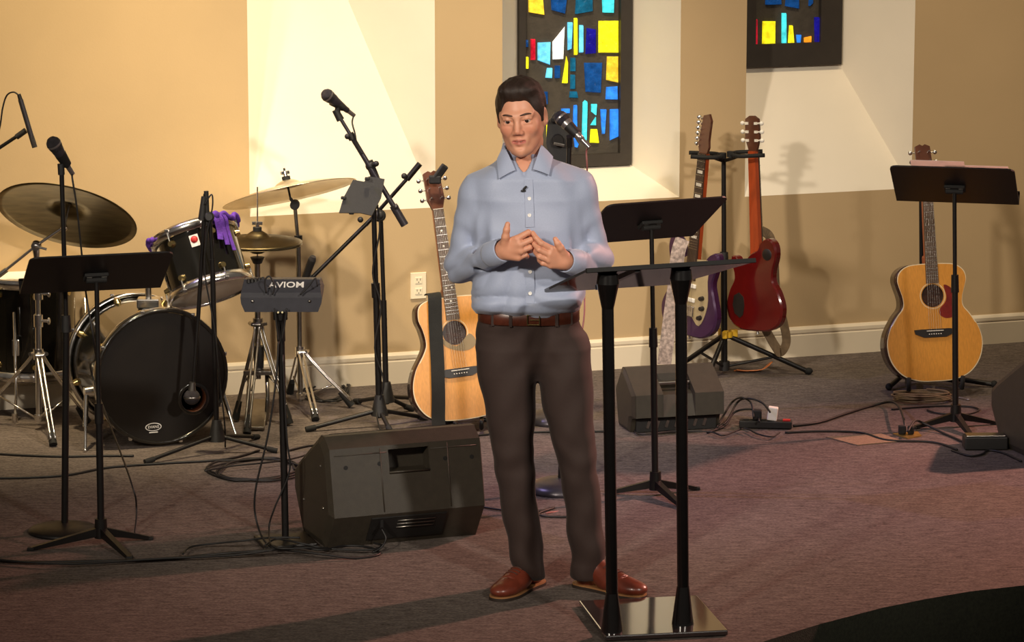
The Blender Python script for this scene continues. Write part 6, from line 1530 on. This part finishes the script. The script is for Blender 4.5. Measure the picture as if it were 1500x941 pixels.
# armpit creases, cuff openings
f.cone(J(706, 305, -0.115), J(703, 385, -0.10), 0.010, 0.022, 0.025, 'sub'); f.cone(J(846, 302, -0.115), J(850, 372, -0.10), 0.010, 0.020, 0.025, 'sub')
V, Q = f.mesh(); V = smooth_mesh(V, Q, 1, 0.4)
shirt = np_obj('shirt', V, Q, 'shirt_blue', man)
shirt_bvh = BVHTree.FromPolygons([Vector(v) for v in V], Q.tolist())
def on_shirt(px, py, o=0.001, y0=-0.28):
    p = Vector(J(px, py, -0.13)); d = (p + PM - CAM).normalized(); hit = shirt_bvh.ray_cast(CAM - PM, d)
    return (hit[0] + PM - d * o, hit[1]) if hit[0] is not None else (p + PM, Vector((0, -1, 0)))
for (a_, b_, r0, r1) in (((720, 373.5, -0.155), (738, 366, -0.212), 0.0425, 0.0385), ((843, 384, -0.153), (827, 382, -0.208), 0.0415, 0.0375)):
    A_ = Vector(J(*a_)) + PM; B_ = Vector(J(*b_)) + PM; L_ = (B_ - A_).length
    m = MB(); m.lathe([(r0, 0.0), (r0 + 0.001, 0.006), (r1 + 0.001, L_ - 0.003), (r1 - 0.001, L_), (r1 - 0.004, L_ - 0.002), (r0 - 0.006, 0.004)], A_, B_ - A_, 32, close=True); m.build('cuff', 'shirt_blue', shirt)
# placket, buttons
pl = []
for (px, py) in [(768, 263), (768.5, 275), (769, 290), (769.5, 305), (770, 320), (770.5, 333)]: pl.append(on_shirt(px + 6, py, 0.0022)[0])
m = MB(); m.ribbon(spline(pl, 4), Vector((1, 0, 0)), 0.028, 0.003); m.build('placket', 'shirt_blue', shirt)
pl = []
for (px, py) in [(770, 392), (770.3, 405), (770.5, 420), (770.5, 434), (770, 445)]: pl.append(on_shirt(px + 6, py, 0.0022)[0])
m = MB(); m.ribbon(spline(pl, 4), Vector((1, 0, 0)), 0.028, 0.003); m.build('placket', 'shirt_blue', shirt)
for (px, py) in [(775.5, 291), (775.5, 315.5), (776.5, 398.5), (776.5, 430)]:
    p, n_ = on_shirt(px, py, 0.0034); n_ = Vector((0, -1, 0.1)); m = MB(); m.lathe([(0.0004, 0.002), (0.0045, 0.002), (0.0058, 0.0028), (0.0062, 0.0)], p, n_, 14); m.build('button', 'button_white', shirt)
# collar: a stand round the neck and two leaves
def leaf(pts, thick=0.0035):
    m = MB(); P = [Vector(p) + PM for p in pts]; n_ = (P[1] - P[0]).cross(P[3] - P[0]).normalized()
    if n_.y > 0: n_ = -n_
    N_ = 6; G = []
    for i in range(N_ + 1):
        for j in range(N_ + 1):
            u, v = i / N_, j / N_
            q = P[0].lerp(P[1], u).lerp(P[3].lerp(P[2], u), v); bul = 0.012 * math.sin(math.pi * u) * (1 - v) + 0.003 * math.sin(math.pi * u) - 0.010 * v * v
            G.append(q + n_ * bul)
    k = N_ + 1; F_ = [(i * k + j, (i + 1) * k + j, (i + 1) * k + j + 1, i * k + j + 1) for i in range(N_) for j in range(N_)]
    B_ = [g - n_ * thick for g in G]; m.add(G + B_, F_ + [tuple(x + k * k for x in reversed(q)) for q in F_], True)
    rim_ = [i for i in range(k)] + [i * k + N_ for i in range(1, k)] + [N_ * k + j for j in range(N_ - 1, -1, -1)] + [i * k for i in range(N_ - 1, 0, -1)]
    m.add(G + B_, [(rim_[i], rim_[(i + 1) % len(rim_)], rim_[(i + 1) % len(rim_)] + k * k, rim_[i] + k * k) for i in range(len(rim_))], False)
    return m
leaf([J(738, 214, -0.022), J(755, 249, -0.098), J(730, 259, -0.118), J(727, 231, -0.050)]).build('collar_leaf', 'shirt_blue', shirt)
leaf([J(793, 212, -0.022), J(781, 248, -0.098), J(805, 253.5, -0.115), J(811, 227, -0.045)]).build('collar_leaf', 'shirt_blue', shirt)
m = MB(); cN = Vector(J(765.5, 225, 0.028)) + PM; K = 26; G = []
for i in range(K + 1):
    a = math.radians(-28 + 236 * i / K); ca, sa = math.cos(a), math.sin(a)
    lo_ = cN + Vector((0.078 * ca, 0.066 * sa, -0.014)); hi_ = cN + Vector((0.066 * ca, 0.058 * sa, 0.030 + 0.010 * max(0, sa)))
    G += [lo_, hi_, hi_ - Vector((0.004 * ca, 0.004 * sa, 0)), lo_ - Vector((0.006 * ca, 0.006 * sa, 0))]
m.add(G, [(4 * i + j, 4 * (i + 1) + j, 4 * (i + 1) + (j + 1) % 4, 4 * i + (j + 1) % 4) for i in range(K) for j in range(4)], True); m.build('collar_stand', 'shirt_blue', shirt)
# lapel microphone
p, _ = on_shirt(768.5, 278, 0.004); lm = MB(); lm.cyl(p + Vector((-0.004, -0.003, 0.0)), p + Vector((0.006, -0.006, 0.012)), 0.0042, 0.0036, 10); lm.box(p + Vector((-0.004, -0.001, -0.004)), (0.016, 0.006, 0.006), bev=0.0015)
o = solo('lapel_microphone', lm, 'black_plastic', 'tiny black lapel microphone clipped to the blue shirt', 'microphone', p)

# ---- trousers
f = Field((-0.34, -0.24, 0.035), (0.24, 0.22, 1.0), 0.0052)
def lv(rows):
    out = []
    for (py, a, b, ry, cy) in rows:
        A = J(a, py); B = J(b, py); out.append((A[2], (A[0] + B[0]) / 2, cy, (B[0] - A[0]) / 2, ry))
    return out
f.loft(lv([(452, 704, 846, 0.108, 0.0), (470, 701, 850, 0.110, 0.0), (490, 699, 858, 0.110, 0.003), (508, 701, 859, 0.107, 0.003), (525, 707, 857, 0.096, 0.003), (540, 718, 850, 0.078, 0.002), (553, 740, 830, 0.050, 0.0)]), 0.02, 2.3)
f.loft(lv([(470, 725, 765, 0.050, 0.0), (488, 706, 775, 0.086, 0.0), (508, 696, 781, 0.103, 0.0), (545, 699, 786.5, 0.107, -0.002), (600, 711, 784, 0.098, -0.008), (650, 719, 782, 0.088, -0.014), (690, 726, 783, 0.082, -0.014), (730, 732, 786, 0.080, -0.006), (765, 738, 791, 0.078, 0.0), (800, 744, 796, 0.076, 0.004), (828, 752, 798, 0.076, 0.010), (840, 758, 799, 0.074, 0.020), (849, 764, 799, 0.062, 0.032)]), 0.022, 2.2)
f.loft(lv([(470, 796, 836, 0.050, 0.0), (488, 789, 853, 0.086, 0.0), (508, 786, 863, 0.103, 0.0), (545, 787, 868, 0.107, -0.002), (600, 796, 869, 0.098, -0.010), (650, 810, 872, 0.088, -0.018), (690, 820, 875, 0.082, -0.016), (730, 826, 880, 0.080, -0.006), (765, 830, 883, 0.078, 0.0), (800, 833, 885, 0.076, 0.004), (828, 836, 887, 0.076, 0.010), (844, 838, 888, 0.074, 0.020), (855, 840, 884, 0.062, 0.032)]), 0.022, 2.2)
kz = J(760, 660)[2]
def tfold(X, Y, Z):
    knee = np.exp(-((Z - kz + 0.02) / 0.09) ** 2); hem = np.clip((0.30 - Z) / 0.2, 0, 1); hip = np.clip((Z - 0.72) / 0.12, 0, 1)
    return 0.0018 * knee * np.sin(70 * Z + 30 * X + 2 * np.sin(25 * X)) + 0.0052 * hem * np.sin(42 * Z + 26 * X + 12 * Y + 2.0 * np.sin(16 * X)) + 0.0016 * hip * np.sin(55 * Z + 42 * np.abs(X + 0.08) + 1.5 * np.sin(30 * X)) + 0.0022 * np.sin(34 * Z - 45 * X)
f.warp(tfold)
f.cone(J(784, 475, -0.125), J(786, 520, -0.128), 0.003, 0.004, 0.012, 'sub')
V, Q = f.mesh(); V = smooth_mesh(V, Q, 1, 0.4)
trousers = np_obj('trousers', V, Q, 'trouser_brown', man)
# ---- belt
A = J(703, 457); B = J(846, 457); bxc = (A[0] + B[0]) / 2; rx = (B[0] - A[0]) / 2 + 0.004; ry = 0.114; z0 = J(774, 469)[2]; z1 = J(774, 450)[2]
m = MB(); K = 72; G = []
for i in range(K):
    a = 2 * math.pi * i / K; ca, sa = math.cos(a), math.sin(a); e = 2 / 2.4
    xx = math.copysign(abs(ca) ** e, ca); yy = math.copysign(abs(sa) ** e, sa)
    for (zz, g_) in ((z0, 0.0), (z0 + 0.003, 0.003), (z1 - 0.003, 0.003), (z1, 0.0)): G.append(PM + Vector((bxc + (rx + g_) * xx, (ry + g_) * yy, zz)))
m.add(G, [(4 * i + j, 4 * ((i + 1) % K) + j, 4 * ((i + 1) % K) + j + 1, 4 * i + j + 1) for i in range(K) for j in range(3)], True); belt = m.build('belt', 'belt_brown', man)
bz = (z0 + z1) / 2; bq = PM + Vector((J(781, 460)[0], -ry - 0.007, bz))
m = MB()
for dx, dz, sx, sz in ((0, 0.016, 0.042, 0.004), (0, -0.016, 0.042, 0.004), (-0.020, 0, 0.004, 0.034), (0.020, 0, 0.004, 0.034), (0.004, 0, 0.034, 0.003)): m.box(bq + Vector((dx, 0, dz)), (sx, 0.004, sz), bev=0.001)
m.build('buckle', 'brass_lug', belt)
for px in (722, 748, 815, 836):
    q = J(px, 460); t_ = math.sqrt(max(0, 1 - abs((q[0] - bxc) / rx) ** 2.4)) ; m = MB(); m.box(PM + Vector((q[0], -(ry + 0.004) * (t_ ** (2 / 2.4)), bz)), (0.011, 0.004, 0.05), bev=0.001); m.build('belt_loop', 'trouser_brown', trousers)
# ---- shoes
def shoe(toe_px, heel_px):
    T = fl(*toe_px) - PM; H = fl(*heel_px) - PM; d = (T - H); d.z = 0; Ls = d.length; d.normalize(); Ls = 0.295
    yaw = math.atan2(d.x, -d.y); c = H + d * 0.147
    Mo = Matrix.Translation(PM + Vector((c.x, c.y, 0))) @ Matrix.Rotation(yaw, 4, 'Z')      # shoe points along local -y
    f = Field((-0.075, -0.185, -0.005), (0.075, 0.175, 0.15), 0.0032)
    f.ell((0.003, -0.085, 0.030), (0.046, 0.068, 0.028), 0.01); f.ell((0.0, -0.02, 0.038), (0.043, 0.078, 0.036), 0.02)
    f.cone((0, -0.015, 0.042), (0, 0.072, 0.088), 0.030, 0.037, 0.03); f.ell((0, 0.095, 0.052), (0.036, 0.046, 0.056), 0.02)
    f.cone((0, 0.07, 0.07), (0, 0.08, 0.10), 0.036, 0.034, 0.02)
    f.cone((-0.1, -0.068, 0.064), (0.1, -0.068, 0.064), 0.003, 0.003, 0.004, 'sub')
    sl, X, Y, Z = f.sub(f.lo, [a[-1] for a in f.ax]); f.F[sl] = np.maximum(f.F[sl], (0.014 - Z) + 0 * X + 0 * Y)
    V, Q = f.mesh(); V = smooth_mesh(V, Q, 1, 0.4); sb = BVHTree.FromPolygons([Vector(v) for v in V], Q.tolist())
    V = np.array([list((Mo @ Vector(v)) - PM) for v in V]); ob = np_obj('shoe', V, Q, 'shoe_brown', man)
    out = [(0, -0.152), (0.030, -0.140), (0.046, -0.105), (0.051, -0.065), (0.044, -0.01), (0.038, 0.05), (0.040, 0.10), (0.030, 0.135), (0, 0.148), (-0.030, 0.135), (-0.038, 0.10), (-0.036, 0.05), (-0.040, -0.01), (-0.046, -0.065), (-0.043, -0.105), (-0.028, -0.140)]
    lp = [(p.x, p.y) for p in spline([Vector((a, b, 0)) for a, b in out], 4, True)]
    for (za, zb_, nm, mt, sc) in ((0.0, 0.010, 'sole', 'sole_dark', 1.0), (0.010, 0.0145, 'welt', 'welt_tan', 0.985)):
        m = MB(); n_ = len(lp); P = [(a * sc, b * sc, za) for a, b in lp] + [(a * sc, b * sc, zb_) for a, b in lp]
        m.add(P, [tuple(range(n_ - 1, -1, -1)), tuple(range(n_, 2 * n_))], False, Mo); m.add(P, [(i, (i + 1) % n_, n_ + (i + 1) % n_, n_ + i) for i in range(n_)], True, Mo); m.build(nm, mt, ob)
    for k in range(4):
        yy = -0.042 + k * 0.016; pts = []
        for xx in (-0.022, -0.011, 0.0, 0.011, 0.022):
            h = sb.ray_cast(Vector((xx, yy, 0.3)), Vector((0, 0, -1))); pts.append(Mo @ ((h[0] if h[0] is not None else Vector((xx, yy, 0.06))) + Vector((0, 0, 0.0012))))
        m = MB(); m.tube(spline(pts, 3), 0.0026, 6); m.build('lace', 'lace_brown', ob)
shoe((745, 873), (792, 853)); shoe((908, 871), (842, 857))
